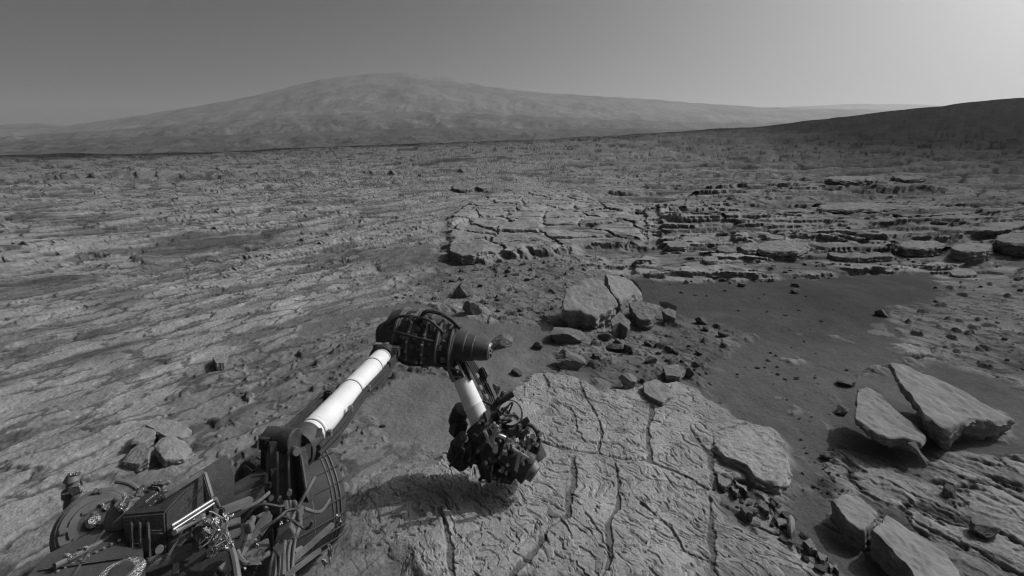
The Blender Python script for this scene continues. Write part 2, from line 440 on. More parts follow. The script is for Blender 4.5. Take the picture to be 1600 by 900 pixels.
# ------------------------------------------------------------------ ground sheet
def ground():
    az = np.concatenate([np.arange(-180, -60, 4.0), np.arange(-60, -54, .3), np.arange(-54, 54, .062), np.arange(54, 60, .3), np.arange(60, 180.1, 4.0)])
    az = R(1) * az
    rr = np.concatenate([np.linspace(.02, 1.9, 24), 1.0 / np.linspace(1 / 2.0, 1 / 420.0, 1050), np.geomspace(440, 2600, 24)])
    A, RR = np.meshgrid(az, rr)
    X = (RR * np.sin(A)).ravel(); Y = (RR * np.cos(A)).ravel()
    H = np.empty(X.size); K = np.empty((X.size, 4), np.float32)
    for s in range(0, X.size, 300000):
        e = min(X.size, s + 300000)
        h, rk, mm, pl = terrain(X[s:e], Y[s:e])
        H[s:e] = h
        K[s:e, 0] = rk; K[s:e, 1] = mm
        rad = np.hypot(X[s:e], Y[s:e])
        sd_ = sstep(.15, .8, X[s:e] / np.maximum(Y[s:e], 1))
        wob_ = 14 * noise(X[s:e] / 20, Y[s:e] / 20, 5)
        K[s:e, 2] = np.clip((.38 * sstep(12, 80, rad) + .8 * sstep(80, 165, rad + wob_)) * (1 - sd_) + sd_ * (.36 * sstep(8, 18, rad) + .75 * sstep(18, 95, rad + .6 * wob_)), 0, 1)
        K[s:e, 3] = sstep(7, 30, rad)
    na, nr = len(az), len(rr)
    # low-pass along each ring so that far relief keeps the same grain in both directions
    Hg = H.reshape(nr, na); Kg = K.reshape(nr, na, 4)
    i0, i1 = np.searchsorted(az, R(-53.9)), np.searchsorted(az, R(53.9))
    for j in range(nr):
        if rr[j] < 7 or rr[j] > 430: continue
        wdt = int(.20 * .47 * rr[j] * .5)
        if wdt < 1: continue
        for _ in range(2):
            row = Hg[j, i0:i1]
            pad = np.concatenate([np.full(wdt, row[0]), row, np.full(wdt, row[-1])])
            cs = np.concatenate([[0], np.cumsum(pad)])
            Hg[j, i0:i1] = (cs[2 * wdt + 1:] - cs[:-2 * wdt - 1]) / (2 * wdt + 1)
    GRID.update(az=az, rr=rr, z=H.reshape(nr, na))
    i = np.arange((nr - 1) * (na - 1)); a = i % (na - 1); b = i // (na - 1)
    v0 = b * na + a
    q = np.stack([v0, v0 + na, v0 + na + 1, v0 + 1], 1)
    H = Hg.ravel()
    # undercut the ledges: whatever stands proud of its surroundings leans out to the south
    Hm = Hg.copy()
    for j in range(nr):
        if rr[j] < 2.2 or rr[j] > 200: continue
        wdt = int((.10 + .03 * rr[j]) / (rr[j] * R(.062)))
        row = Hg[j, i0:i1]
        pad = np.concatenate([np.full(wdt, row[0]), row, np.full(wdt, row[-1])])
        cs = np.concatenate([[0], np.cumsum(pad)])
        Hm[j, i0:i1] = (cs[2 * wdt + 1:] - cs[:-2 * wdt - 1]) / (2 * wdt + 1)
    cs = np.concatenate([np.zeros((1, na)), np.cumsum(Hm, 0)])
    HP = np.zeros_like(Hg)
    for j in range(nr):
        if rr[j] < 2.2 or rr[j] > 200: continue
        n_ = max(1, int((.10 + .03 * rr[j]) / max(1e-3, rr[j] * rr[j] * .000473)))
        a0, a1 = max(0, j - n_), min(nr, j + n_ + 1)
        HP[j] = (Hg[j] - (cs[a1] - cs[a0]) / (a1 - a0)) * (.12 + 1.3 * float(sstep(5.5, 10, rr[j])) + .35 * float(sstep(12, 30, rr[j])))
    HP = (np.clip(HP, -.35, .35) * Kg[:, :, 0]).ravel()
    HP = HP * (1 + .8 * sstep(.0, .3, X / np.maximum(Y, .5)) * sstep(6, 9, Y))
    X = X - .45 * HP; Y = Y - 1.0 * HP
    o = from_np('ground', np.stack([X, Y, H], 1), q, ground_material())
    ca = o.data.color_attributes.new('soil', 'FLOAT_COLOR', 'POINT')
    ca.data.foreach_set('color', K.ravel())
    tag(o, kind='structure')

ground()

# ------------------------------------------------------------------ mountain beyond the plain
def far_hills(name, pts, dist, depth, base_z, seed, m, rough=1.0, drop=0.0):
    az = np.linspace(R(-62), R(62), 900)
    k = np.linspace(0, 1, 150)
    A, Kk = np.meshgrid(az, k)
    t = np.tan(A)
    px = 800 + FPX * t
    xs = [p[0] for p in pts]
    el = np.interp(px, xs, [(HOR - p[1]) / FPX for p in pts])
    crest_y = dist
    y = dist - depth * (1 - Kk * 1.6)
    x = t * y
    ht = el * crest_y + CAM_Z
    f = np.clip(1 - np.abs(Kk - .625) / .625, 0, 1)
    f = np.where(Kk < .625, f ** 1.25, np.clip((1 - Kk) / .375, 0, 1) ** .6)
    n = fbm(x / dist * 11, y / dist * 26, 7, seed, .62) * .5
    gul = ridged(x / dist * 16, y / dist * 10, 5, seed + 7, .55)
    z = base_z + (ht - base_z) * f + (n * 18 + gul * 9 - 6) * dist / 3000 * rough * np.sin(np.clip(f, 0, 1) * math.pi) * 1.0
    z = z + rough * 5 * dist / 3000 * noise(x / dist * 30, y / dist * 40, seed + 9) * f
    na, nk = len(az), len(k)
    i = np.arange((nk - 1) * (na - 1)); a = i % (na - 1); b = i // (na - 1)
    v0 = b * na + a
    q = np.stack([v0, v0 + 1, v0 + na + 1, v0 + na], 1)
    o = from_np(name, np.stack([x.ravel(), y.ravel(), z.ravel()], 1), q, m)
    tag(o, kind='structure')
    return o

m_mtn = mat('mountain_rock', .095, var=.55, vscale=.006, bump=9.0, bscale=.012, spec=.1)
m_foot = mat('foothill_rock', .055, var=.6, vscale=.009, bump=5.0, bscale=.03, spec=.1)
far_hills('mountain', [(-900, 215), (-300, 200), (0, 195), (60, 192), (110, 196), (200, 183), (300, 167), (400, 149), (450, 136), (500, 124), (560, 116),
                       (640, 112), (700, 121), (760, 135), (850, 145), (1000, 154), (1120, 163), (1200, 168), (1400, 172), (1700, 175), (2400, 190)],
          3600, 1300, -20, 200, m_mtn)
far_hills('crater_rim', [(-900, 225), (900, 190), (1150, 172), (1250, 166), (1340, 162), (1440, 163), (1520, 168), (1700, 165), (2400, 170)],
          5600, 900, -20, 230, m_mtn, .5)
far_hills('foothills', [(-900, 226), (0, 222), (200, 214), (420, 209), (560, 203), (700, 199), (850, 202), (1000, 200), (1150, 204), (1300, 206), (2400, 214)],
          1900, 700, -25, 260, m_foot, 1.6)
m_foot2 = mat('lower_slope_rock', .065, var=.6, vscale=.007, bump=8.0, bscale=.015, spec=.1)
far_hills('lower_slopes', [(-900, 222), (0, 214), (150, 205), (300, 194), (430, 182), (520, 178), (640, 174), (760, 178), (900, 184), (1050, 190), (1200, 192), (1400, 194), (2400, 200)],
          2700, 900, -25, 290, m_foot2, 2.2)

# ------------------------------------------------------------------ rocks
m_rock = mat('pale_bedrock', .180, var=.22, vscale=9, bump=.005, bscale=34, spec=.15)
m_rock2 = mat('weathered_bedrock', .15, var=.25, vscale=9, bump=.009, bscale=22, spec=.15)
m_stone = mat('dusty_stone', .13, var=.25, vscale=3.0, bump=.03, bscale=6, spec=.15)

def U(px, py, z):
    """3-D point at height z that the photograph shows at px, py"""
    x, y = g0(px, py, z)
    return Vector((x, y, z))

def gpt(px, py):
    z = 0
    for _ in range(4):
        x, y = g0(px, py, z)
        z = ground_z(x, y)
    return Vector((x, y, z))

def slab(name, label, cat, outline, top, thick, m=None, seed=1, dome=.0, rough=.012, group=None, jag=.03, under=0.35, flip=None):
    """a rock with a real thickness: outline = plan of its upper face, top = height of that face above the
    ground (one number, or one per corner), thick = how far its broken flank goes down"""
    m = m or m_rock
    n = len(outline)
    if dome >= .03:
        xs = [p[0] for p in outline]; ys = [p[1] for p in outline]
        tp = (sum(top) / n if isinstance(top, (list, tuple)) else top)
        p = gpt((min(xs) + max(xs)) / 2, max(ys) - 2)
        wd = (max(xs) - min(xs)) / FPX * p.y / 2
        me = stone_mesh(seed * 13 + 7, 1.0, 5, m)
        o = bpy.data.objects.new(name, me); COL.objects.link(o)
        hh = (tp + dome) * .62
        o.scale = (wd * 1.12, wd * .9, hh)
        o.rotation_euler = (0, 0, .6 * math.sin(seed * 2.1))
        o.location = (p.x, p.y + wd * .75, p.z + hh * .45)
        tag(o, label, cat, group)
        return o
    g = sum((gpt(*p) for p in outline), Vector()) / n
    tops = top if isinstance(top, (list, tuple)) else [top] * n
    P = [U(p[0], p[1], g.z + t) for p, t in zip(outline, tops)]
    c = sum(P, Vector()) / n
    # plane through the corners
    Amat = np.array([[p.x - c.x, p.y - c.y, 1] for p in P]); bz = np.array([p.z for p in P])
    co = np.linalg.lstsq(Amat, bz, rcond=None)[0]
    # resample the outline
    N = 120
    seg = [(P[(i + 1) % n] - P[i]).length for i in range(n)]
    tot = sum(seg); size = tot / 4
    rough = min(rough, .022 * size)
    la = random.Random(seed).uniform(-.5, .2)
    pts = []
    for k in range(N):
        d = tot * k / N; i = 0
        while d > seg[i]:
            d -= seg[i]; i += 1
        pts.append(P[i].lerp(P[(i + 1) % n], d / seg[i]))
    E = np.array([(p.x, p.y) for p in pts]); C = np.array([c.x, c.y])
    E = .5 * E + .25 * np.roll(E, 1, 0) + .25 * np.roll(E, -1, 0)
    dirs = E - C
    ln = np.linalg.norm(dirs, axis=1, keepdims=True); un = dirs / ln
    jg = noise(np.arange(N) * .19 + seed * 3.1, np.full(N, seed * 1.7), seed) * jag + noise(np.arange(N) * .52, np.full(N, seed * 2.7), seed + 5) * jag * .6 + np.abs(noise(np.arange(N) * 1.3, np.full(N, seed * 1.1), seed + 6)) * jag * -.45
    E0_ = E.copy()
    E = E + un * (jg * size * .8)[:, None]
    verts = []; faces = []
    def zt(xy, s):
        z = co[0] * (xy[:, 0] - c.x) + co[1] * (xy[:, 1] - c.y) + co[2]
        z = z + dome * (1 - s ** 2.2)
        q = rough * (fbm(xy[:, 0] * 3.0 / max(size, .15) , xy[:, 1] * 3.0 / max(size, .15), 4, seed) + .5 * fbm(xy[:, 0] * 9 / max(size, .15), xy[:, 1] * 9 / max(size, .15), 3, seed + 2))
        uu = (xy[:, 0] * math.cos(la) - xy[:, 1] * math.sin(la)) / max(size, .1); vv = (xy[:, 0] * math.sin(la) + xy[:, 1] * math.cos(la)) / max(size, .1)
        q = q + .0045 * size * terrace(1.6 * noise(uu * 1.1 + seed, vv * 7 + seed, seed + 31), .35, .2)
        return z + q
    rings = []
    ss = [.02] + [.05 + .89 * k / 26 for k in range(27)] + [.97, 1.0]
    for s in ss:
        xy = C + (E0_ - C) * s + (E - E0_) * s ** 7
        z = zt(xy, s)
        if s == 1.0: z = z - rough * .8
        rings.append(np.column_stack([xy, z]))
    top_ring = rings[-1]
    bz = g.z - .05
    K = 14
    for k in range(1, K + 1):
        f = k / K
        lay = noise(np.full(N, f * 6.3 + seed), np.full(N, seed * .37), seed + 9) * .022 * size * 1.6 + noise(np.full(N, f * 17 + seed), np.arange(N) * .05, seed + 15) * .022 * size
        wob = noise(np.arange(N) * .22 + seed, np.full(N, f * 9.0), seed + 11) * .05 * size + noise(np.arange(N) * .8 + seed, np.full(N, f * 14.0), seed + 13) * .018 * size
        off = lay + wob - under * thick * f ** 1.3 + .05 * thick * math.sin(f * 3)
        xy = E + un * np.reshape(off, (-1, 1))
        z = top_ring[:, 2] - thick * f - rough * noise(np.arange(N) * .4, np.full(N, f * 3), seed + 21)
        rings.append(np.column_stack([xy, z]))
    rings.append(np.column_stack([C + (rings[-1][:, :2] - C) * .4, rings[-1][:, 2] - .01]))
    V = np.concatenate(rings)
    nr = len(rings)
    for r_ in range(nr - 1):
        for k in range(N):
            k2 = (k + 1) % N
            faces.append((r_ * N + k, (r_ + 1) * N + k, (r_ + 1) * N + k2, r_ * N + k2))
    faces.append(tuple(range(N)))
    faces.append(tuple((nr - 1) * N + k for k in reversed(range(N))))
    base = Vector((c.x, c.y, g.z))
    V = V - np.array(base)
    o = from_np(name, V, None, m, None, True, faces)
    bm = bmesh.new(); bm.from_mesh(o.data); bmesh.ops.recalc_face_normals(bm, faces=bm.faces)
    bm.to_mesh(o.data); bm.free()
    o.data.set_sharp_from_angle(angle=R(50))
    o.location = base
    tag(o, label, cat, group)
    return o

def stone_mesh(seed, flat=.7, sub=4, m=None):
    rnd = random.Random(seed)
    bm = bmesh.new(); bmesh.ops.create_icosphere(bm, subdivisions=sub, radius=1)
    co = np.array([v.co[:] for v in bm.verts])
    for _ in range(13 if sub == 4 else 18):
        n = np.array([rnd.gauss(0, 1), rnd.gauss(0, 1), rnd.gauss(0, 1)]); n /= np.linalg.norm(n)
        d = rnd.uniform(.52, .85)
        t = np.maximum(0, co @ n - d)
        co -= np.outer(t, n)
    co *= 1 + .05 * fbm(co[:, 0] * 2 + seed, co[:, 1] * 2 + co[:, 2] * 1.7, 4, seed)[:, None] * 1.6
    co[:, 2] *= flat
    if sub > 4: co *= 1 + .035 * ridged(co[:, 0] * 3 + seed, co[:, 1] * 3 + co[:, 2] * 5, 4, seed + 3, .6)[:, None]
    for v, c in zip(bm.verts, co): v.co = c
    me = bpy.data.meshes.new('stone'); bm.to_mesh(me); bm.free()
    me.materials.append(m or m_stone)
    me.polygons.foreach_set('use_smooth', np.ones(len(me.polygons), bool))
    me.set_sharp_from_angle(angle=R(30))
    return me
STONES = [stone_mesh(i * 7 + 1, [.55, .75, .45, .65, .85, .5, .6, .7][i]) for i in range(8)]

def stone(px, py, wpx, label=None, group=None, k=None, sink=.25, name='stone', rz=None, rnd=random, elong=None, tilt=None, cat='stone'):
    p = gpt(px, py)
    s = wpx / FPX * p.y / 2
    o = bpy.data.objects.new(name, STONES[rnd.randrange(8) if k is None else k])
    COL.objects.link(o)
    e = elong or rnd.uniform(.75, 1.15)
    o.scale = (s * 1.1, s * e, s * rnd.uniform(.8, 1.1))
    o.rotation_euler = ((rnd.uniform(-.3, .3), rnd.uniform(-.3, .3)) if tilt is None else tilt) + ((rnd.uniform(0, 6.28) if rz is None else rz),)
    hgt = s * .6
    o.location = (p.x, p.y + s * .3, p.z + hgt * (1 - sink) - hgt * .2)
    tag(o, label, cat, group)
    return o

# --- the large boulder group in the middle distance
slab('boulder', 'large pale flat-topped boulder with a dark undercut front, biggest rock near the centre', 'boulder',
     [(882, 452), (905, 440), (928, 433), (942, 438), (955, 455), (966, 472), (955, 484), (932, 497), (905, 489), (878, 480)],
     [.34, .38, .40, .38, .30, .22, .17, .14, .17, .24], .30, seed=3, rough=.03, under=.5, jag=.05)
slab('flat_rock', 'flat pale slab leaning against the right side of the large central boulder', 'rock',
     [(946, 431), (975, 429), (990, 440), (1003, 458), (985, 466), (970, 470), (955, 452)], [.30, .28, .2, .12, .12, .18, .28], .32, seed=5, rough=.02, under=.1)
slab('flat_rock', 'oval flat stone right of the large central boulder, before the sand', 'rock',
     [(982, 472), (1000, 470), (1018, 480), (1026, 492), (1015, 500), (998, 498), (988, 486)], [.14, .15, .15, .14, .12, .12, .12], .2, seed=6, m=m_rock2, rough=.015)
slab('cracked_rock', 'small squarish cracked block at the right foot of the large central boulder', 'rock',
     [(954, 498), (968, 487), (985, 500), (980, 512), (968, 508), (956, 508)], [.18, .2, .16, .12, .12, .14], .24, seed=7, m=m_rock2, rough=.025)
slab('pointed_rock', 'pair-topped pointed stone at the right end of the boulder group', 'rock',
     [(1034, 484), (1044, 480), (1056, 486), (1055, 496), (1042, 494)], [.15, .16, .13, .1, .1], .2, seed=8, m=m_rock2, rough=.02)
slab('thin_rock', 'thin tilted flake resting behind the pointed stone', 'rock',
     [(1030, 470), (1042, 471), (1058, 480), (1055, 483), (1040, 478)], [.17, .19, .17, .15, .14], .05, seed=9)
slab('thin_rock', 'small dark-edged flake behind the leaning slab', 'rock',
     [(986, 436), (996, 440), (1003, 454), (998, 455), (990, 445)], [.2, .2, .12, .1, .15], .06, seed=10)
slab('rounded_rock', 'rounded dusty hump of rock in front of the boulder, beside the bedrock plate', 'rock',
     [(866, 565), (880, 553), (905, 550), (922, 560), (918, 573), (895, 580), (872, 575)], [.08] * 7, .14, seed=11, dome=.07, rough=.02, m=m_rock2)
slab('dark_rock', 'dark jagged rock lying in the shadow of the large boulder', 'rock',
     [(852, 528), (872, 517), (900, 514), (915, 525), (905, 538), (880, 540), (858, 540)], [.1] * 7, .18, seed=12, dome=.06, rough=.05, m=m_rock2, jag=.08)
slab('dark_rock', 'low dark rock just right of the arm elbow end', 'rock',
     [(766, 532), (780, 524), (798, 526), (806, 538), (795, 548), (772, 547)], [.09] * 6, .15, seed=13, dome=.05, rough=.03, m=m_rock2)
slab('knobbly_rock', 'round knobbly light stone on the edge of the foreground bedrock', 'rock',
     [(968, 592), (978, 584), (994, 584), (1001, 594), (999, 606), (985, 611), (971, 606)], [.06] * 7, .12, seed=14, dome=.05, rough=.05, under=.2, m=m_rock)
slab('flat_rock', 'flat grey plate beside the knobbly light stone', 'rock',
     [(1005, 598), (1025, 592), (1046, 602), (1050, 616), (1035, 628), (1015, 620), (1006, 612)], .05, .09, seed=15, rough=.015)
slab('flat_rock', 'long low stone behind the foreground bedrock plate, left of the knobbly pebbles', 'rock',
     [(1035, 573), (1060, 568), (1072, 578), (1062, 588), (1040, 586)], .06, .1, seed=16, m=m_rock2, rough=.02)
slab('dark_rock', 'dark squat rock behind the arm elbow, left one of two', 'rock',
     [(706, 455), (722, 443), (740, 447), (742, 460), (725, 468), (708, 466)], [.14] * 6, .2, seed=17, dome=.06, rough=.04, m=m_rock2)
slab('dark_rock', 'dark stone with one pale side behind the arm elbow', 'rock',
     [(724, 484), (738, 474), (750, 480), (751, 490), (738, 495), (726, 494)], [.14] * 6, .2, seed=18, dome=.04, rough=.03, m=m_rock2)

# --- two tilted plates of the right
slab('tilted_slab', 'tilted smooth pale plate with a narrow tail, the nearer of two plates at right', 'rock slab',
     [(1340, 612), (1358, 603), (1376, 616), (1400, 636), (1428, 660), (1448, 684), (1440, 694), (1420, 688), (1385, 683), (1358, 668), (1335, 650), (1338, 630)],
     [.24, .26, .24, .22, .19, .15, .15, .16, .19, .22, .24, .24], .10, seed=21, rough=.010, under=.9, jag=.02)
slab('rock_shard', 'narrow bright splinter of rock pointing down from the nearer tilted plate', 'rock shard',
     [(1418, 690), (1430, 688), (1440, 705), (1451, 720), (1446, 722), (1432, 706)], [.175, .175, .13, .08, .08, .12], .04, seed=22, rough=.004, under=.2, jag=.01)
slab('tilted_slab', 'wide smooth pale plate with a ragged left flank, the farther of two plates at right', 'rock slab',
     [(1388, 574), (1412, 572), (1450, 584), (1500, 604), (1545, 628), (1586, 655), (1560, 662), (1530, 658), (1500, 662), (1487, 674), (1470, 670), (1446, 645), (1425, 612), (1405, 592)],
     [.30, .30, .26, .22, .18, .10, .12, .15, .18, .18, .20, .27, .31, .32], .20, seed=23, rough=.012, under=.75, jag=.025)
slab('small_rock', 'small rounded pale lump above the nearer tilted plate', 'rock',
     [(1316, 594), (1328, 589), (1344, 595), (1346, 604), (1334, 608), (1320, 603)], .035, .08, seed=24, dome=.03, m=m_rock2)
slab('small_rock', 'small rounded lump at the left foot of the nearer tilted plate', 'rock',
     [(1310, 640), (1322, 634), (1334, 640), (1334, 650), (1318, 652)], .04, .09, seed=25, dome=.03, m=m_rock2)

# --- blocks of the lower right
slab('layered_block', 'square layered block with a crack behind it, upper one of two big blocks bottom right', 'rock block',
     [(1300, 782), (1322, 770), (1345, 776), (1372, 802), (1368, 812), (1350, 828), (1325, 815)], [.10, .09, .08, .06, .07, .09, .10], .16, seed=31, rough=.016, under=.12, m=m_rock)
slab('layered_block', 'long wedge block with a bright top running out of the bottom right edge', 'rock block',
     [(1374, 812), (1385, 806), (1430, 834), (1478, 862), (1515, 912), (1500, 960), (1450, 950), (1420, 880), (1390, 850), (1362, 832)],
     [.12, .09, .07, .06, .06, .08, .11, .13, .13, .12], .20, seed=32, rough=.018, under=.1, m=m_rock)
slab('layered_block', 'narrow upright ledge of rock near the right edge below the tilted plates', 'rock block',
     [(1528, 800), (1540, 792), (1560, 812), (1577, 838), (1572, 850), (1550, 838), (1532, 815)], [.08, .07, .05, .04, .04, .06, .07], .12, seed=33, dome=.03, rough=.02, m=m_rock2)
slab('flat_rock', 'small dark lens of rock in the gully below the tilted plates', 'rock',
     [(1478, 762), (1492, 760), (1502, 772), (1496, 782), (1482, 775)], .05, .1, seed=34, dome=.03, m=m_rock2)
slab('upright_pebble', 'small pale egg-shaped pebble standing at the edge of the broken ledge', 'pebble',
     [(1229, 808), (1236, 804), (1242, 812), (1242, 828), (1236, 834), (1230, 826)], .07, .1, seed=35, dome=.02, m=m_rock)
slab('bright_plate', 'pale grainy flat plate between the bedrock and the sand channel', 'rock slab',
     [(1115, 692), (1135, 676), (1170, 664), (1196, 668), (1212, 690), (1230, 715), (1232, 745), (1215, 756), (1180, 745), (1165, 725), (1130, 712)],
     .055, .08, seed=36, rough=.016, m=mat('pale_gritty_rock', .27, var=.2, vscale=20, bump=.02, bscale=34, spec=.1), under=.1)
# broken ledge beside the sand
rnd = random.Random(5)
for i in range(11):
    t = i / 10
    px = 1125 + 175 * t + rnd.uniform(-12, 16); py = 745 + 140 * t + rnd.uniform(-14, 10)
    wv = rnd.uniform(16, 34); hv = wv * rnd.uniform(.4, .7)
    out = []
    for k in range(7):
        a = -k / 7 * 6.283 + rnd.uniform(-.25, .25)
        u_, v_ = math.cos(a) * wv / 2 * rnd.uniform(.7, 1.1), math.sin(a) * hv / 2 * rnd.uniform(.7, 1.1)
        out.append((px + u_ * .8 - v_ * .4, py + v_ * .9 + u_ * .6))
    slab('broken_flake', 'jagged dark-edged flake of the broken ledge between bedrock plate and sand channel', 'rock flake',
         out, [rnd.uniform(.005, .055) for _ in range(7)], rnd.uniform(.05, .08), seed=40 + i, rough=.012, m=m_rock2, jag=.08,
         group='flakes of the broken ledge beside the sand channel')

# --- wedge outcrop of the left
slab('wedge_rock', 'pointed triangular shard at the tip of the left outcrop', 'rock',
     [(190, 722), (205, 702), (222, 690), (236, 700), (232, 715), (212, 725)], [.03, .05, .07, .07, .06, .04], .10, seed=71, rough=.02, under=.1)
slab('wedge_rock', 'long leaning shard above the tip of the left outcrop', 'rock',
     [(205, 690), (225, 665), (245, 652), (252, 660), (240, 680), (222, 690)], [.07, .09, .10, .09, .07, .07], .12, seed=72, rough=.025, under=.2)
slab('wedge_rock', 'broad rounded main block of the left outcrop', 'rock',
     [(240, 700), (250, 684), (268, 678), (290, 690), (300, 705), (288, 716), (255, 716)], [.08, .10, .09, .05, .02, .03, .06], .12, seed=73, rough=.02, dome=.02)
slab('wedge_rock', 'upper ragged block of the left outcrop', 'rock',
     [(228, 665), (245, 652), (275, 655), (300, 672), (285, 682), (258, 680)], [.10, .11, .09, .04, .04, .07], .12, seed=74, rough=.03)
slab('ledge_rock', 'dark-shadowed flake on the left slope above the wedge outcrop', 'rock',
     [(332, 558), (345, 551), (357, 555), (352, 565), (338, 568)], .08, .1, seed=75)

# --- ledge blocks and shelves of the middle distance
LED = [  # px, py, width, height in the photograph, top, label
    (728, 388, 56, 22, .34, 'bulging pale block at the left corner of the raised cobbled platform'),
    (1222, 384, 92, 18, .34, 'wide pale block with a dark undercut, widest in the row of ledge blocks'),
    (1172, 385, 34, 13, .28, 'small rounded ledge block left of the widest ledge block'),
    (1135, 388, 34, 11, .22, 'low ledge block behind the small rounded ledge block'),
    (1060, 381, 40, 11, .25, 'thin-lipped ledge block at the left end of the row'),
    (1110, 404, 26, 9, .18, 'pointed low block before the ledge row'),
    (1345, 397, 110, 12, .26, 'long thin shelf just right of the widest ledge block'),
    (1440, 382, 80, 14, .34, 'shelf with a deep black shadow in the right middle distance'),
    (1520, 386, 70, 15, .34, 'rounded shelf with a black shadow before the right edge'),
    (1590, 372, 70, 18, .40, 'dark stepped shelf at the right edge of the view'),
    (1505, 425, 44, 11, .16, 'low dark dome of rock on the soil at right'),
    (1345, 322, 150, 13, .45, 'long lens-shaped pale shelf in the right distance'),
    (722, 292, 34, 8, .55, 'black-shadowed block on the crest behind the platform'),
    (756, 291, 26, 6, .50, 'smaller black-shadowed block beside the crest block behind the platform'),
    (1330, 278, 90, 7, .8, 'dark low scarp block in the far right field'),
    (1420, 276, 60, 6, .8, 'short dark scarp block right of the far scarp'),
]
for i, (px, py, wv, hv, tp, lb) in enumerate(LED):
    rnd = random.Random(300 + i)
    out = []
    for k in range(11):
        a = -k / 11 * 6.283
        rr_ = rnd.uniform(.82, 1.06)
        ca, sa = math.cos(a), math.sin(a)
        out.append((px + ca * abs(ca) ** -.25 * wv / 2 * rr_ if abs(ca) > .05 else px, py + sa * hv / 2 * rr_))
    d = CAM_Z * FPX / (py - HOR)
    slab('ledge_rock', lb, 'rock', out, tp * .30, tp * .30 + .12, seed=100 + i, rough=.02 + d * .002, under=.25, m=m_rock if i % 3 else m_rock2, jag=.05)

# --- single stones one can point at
SINGLE = [
    (1098, 506, 20, 'pale flat pebble on the sand right of the boulder group'),
    (1132, 526, 18, 'angular pebble right of the pale flat pebble'),
    (1104, 517, 14, 'small dark pebble under the pale flat pebble'),
    (1048, 544, 22, 'dark stone in the middle of the rubble field'),
    (1094, 554, 16, 'upright wedge-shaped pebble at the right of the rubble'),
    (984, 551, 24, 'bright-sided stone in front of the cracked block'),
    (1018, 568, 20, 'pale cornered stone above the knobbly light stone'),
    (1076, 588, 26, 'stone with a shadowed left side on the rim of the bedrock plate'),
    (1092, 572, 18, 'tilted dark pebble above the bedrock rim'),
    (962, 548, 26, 'tilted stone among the rubble before the large boulder'),
    (945, 532, 22, 'light stone just below the cracked block'),
    (1380, 494, 18, 'lone dark pebble at the edge of the soil right'),
    (1244, 448, 14, 'lone pebble on the smooth sand under the ledge'),
    (1244, 458, 16, 'second pebble close in front of the lone sand pebble'),
    (808, 586, 20, 'sharp shard standing in the sand right of the forearm'),
    (840, 545, 20, 'pointed stone between two dark rocks near the elbow'),
    (597, 668, 12, 'lone small pebble on the sand under the upper arm'),
    (1290, 718, 16, 'dark pebble in the sand channel'),
    (1160, 448, 14, 'small dark stone below the middle of the ledge'),
    (1592, 438, 14, 'small pebble by the right edge of the soil'),
    (933, 560, 16, 'small stone right of the rounded dusty hump'),
    (1005, 596, 12, 'little pebble touching the knobbly light stone'),
]
rnd = random.Random(77)
for i, (a, b, c, lb) in enumerate(SINGLE):
    stone(a, b, c, lb, None, None, .25, 'pebble' if c < 19 else 'stone', None, rnd)
# --- rubble: individual stones
def inside(px, py, poly):
    c = False
    for i in range(len(poly)):
        (ax, ay), (bx, by) = poly[i], poly[(i + 1) % len(poly)]
        if (ay > py) != (by > py) and px < ax + (py - ay) * (bx - ax) / (by - ay): c = not c
    return c
def scatter(poly, n, smin, smax, label, group, seed, name='stone'):
    rnd = random.Random(seed)
    x0, x1 = min(p[0] for p in poly), max(p[0] for p in poly); y0, y1 = min(p[1] for p in poly), max(p[1] for p in poly)
    k = 0
    while k < n:
        a, b = rnd.uniform(x0, x1), rnd.uniform(y0, y1)
        if not inside(a, b, poly): continue
        s = smin + (smax - smin) * rnd.random() ** 3
        stone(a, b, s, label, group, None, rnd.uniform(.2, .6), name, None, rnd)
        k += 1
scatter([(920, 505), (1060, 500), (1110, 560), (1120, 610), (1000, 600), (930, 575)], 70, 4, 15, 'small angular rubble stone below the large central boulder', 'rubble stones below the large boulder', 1)
scatter([(700, 415), (860, 405), (880, 470), (850, 520), (760, 490), (690, 450)], 90, 3, 12, 'small angular stone on the slope below the raised platform', 'stones below the raised platform', 2)
scatter([(1440, 440), (1640, 430), (1640, 590), (1480, 560)], 45, 3, 9, 'small stone on the rough soil along the right edge', 'stones on the right soil', 3)
scatter([(1000, 420), (1440, 400), (1460, 415), (1300, 438), (1010, 446)], 60, 4, 11, 'small block fallen from the ledge above the sand', 'stones at the foot of the ledge', 4)
scatter([(1110, 740), (1140, 745), (1200, 775), (1250, 820), (1310, 895), (1290, 910), (1225, 850), (1150, 800)], 60, 6, 24, 'rough chip of rock crumbled from the broken ledge between bedrock plate and sand', 'chips of the broken ledge', 8)
scatter([(1250, 700), (1330, 760), (1320, 790), (1270, 770)], 16, 4, 13, 'small stone at the head of the lower right outcrop', 'stones at the head of the right outcrop', 9)
scatter([(560, 480), (700, 420), (690, 480), (640, 500)], 22, 3, 9, 'small dark stone on the soil behind and left of the arm elbow', 'stones behind the arm elbow', 10)
scatter([(230, 600), (480, 520), (560, 620), (420, 690)], 26, 3, 8, 'tiny pebble on the pitted soil left of the upper arm', 'pebbles left of the upper arm', 11, 'pebble')
scatter([(1020, 455), (1380, 450), (1390, 500), (1200, 540), (1130, 600), (1280, 640), (1350, 570), (1180, 500)], 55, 2.5, 8, 'tiny dark pebble scattered on the dark sand between ledge and tilted plates', 'pebbles on the dark sand', 12, 'pebble')
scatter([(1200, 640), (1290, 600), (1330, 740), (1260, 780)], 22, 3, 8, 'tiny pebble in the sand channel', 'pebbles in the sand channel', 6, 'pebble')

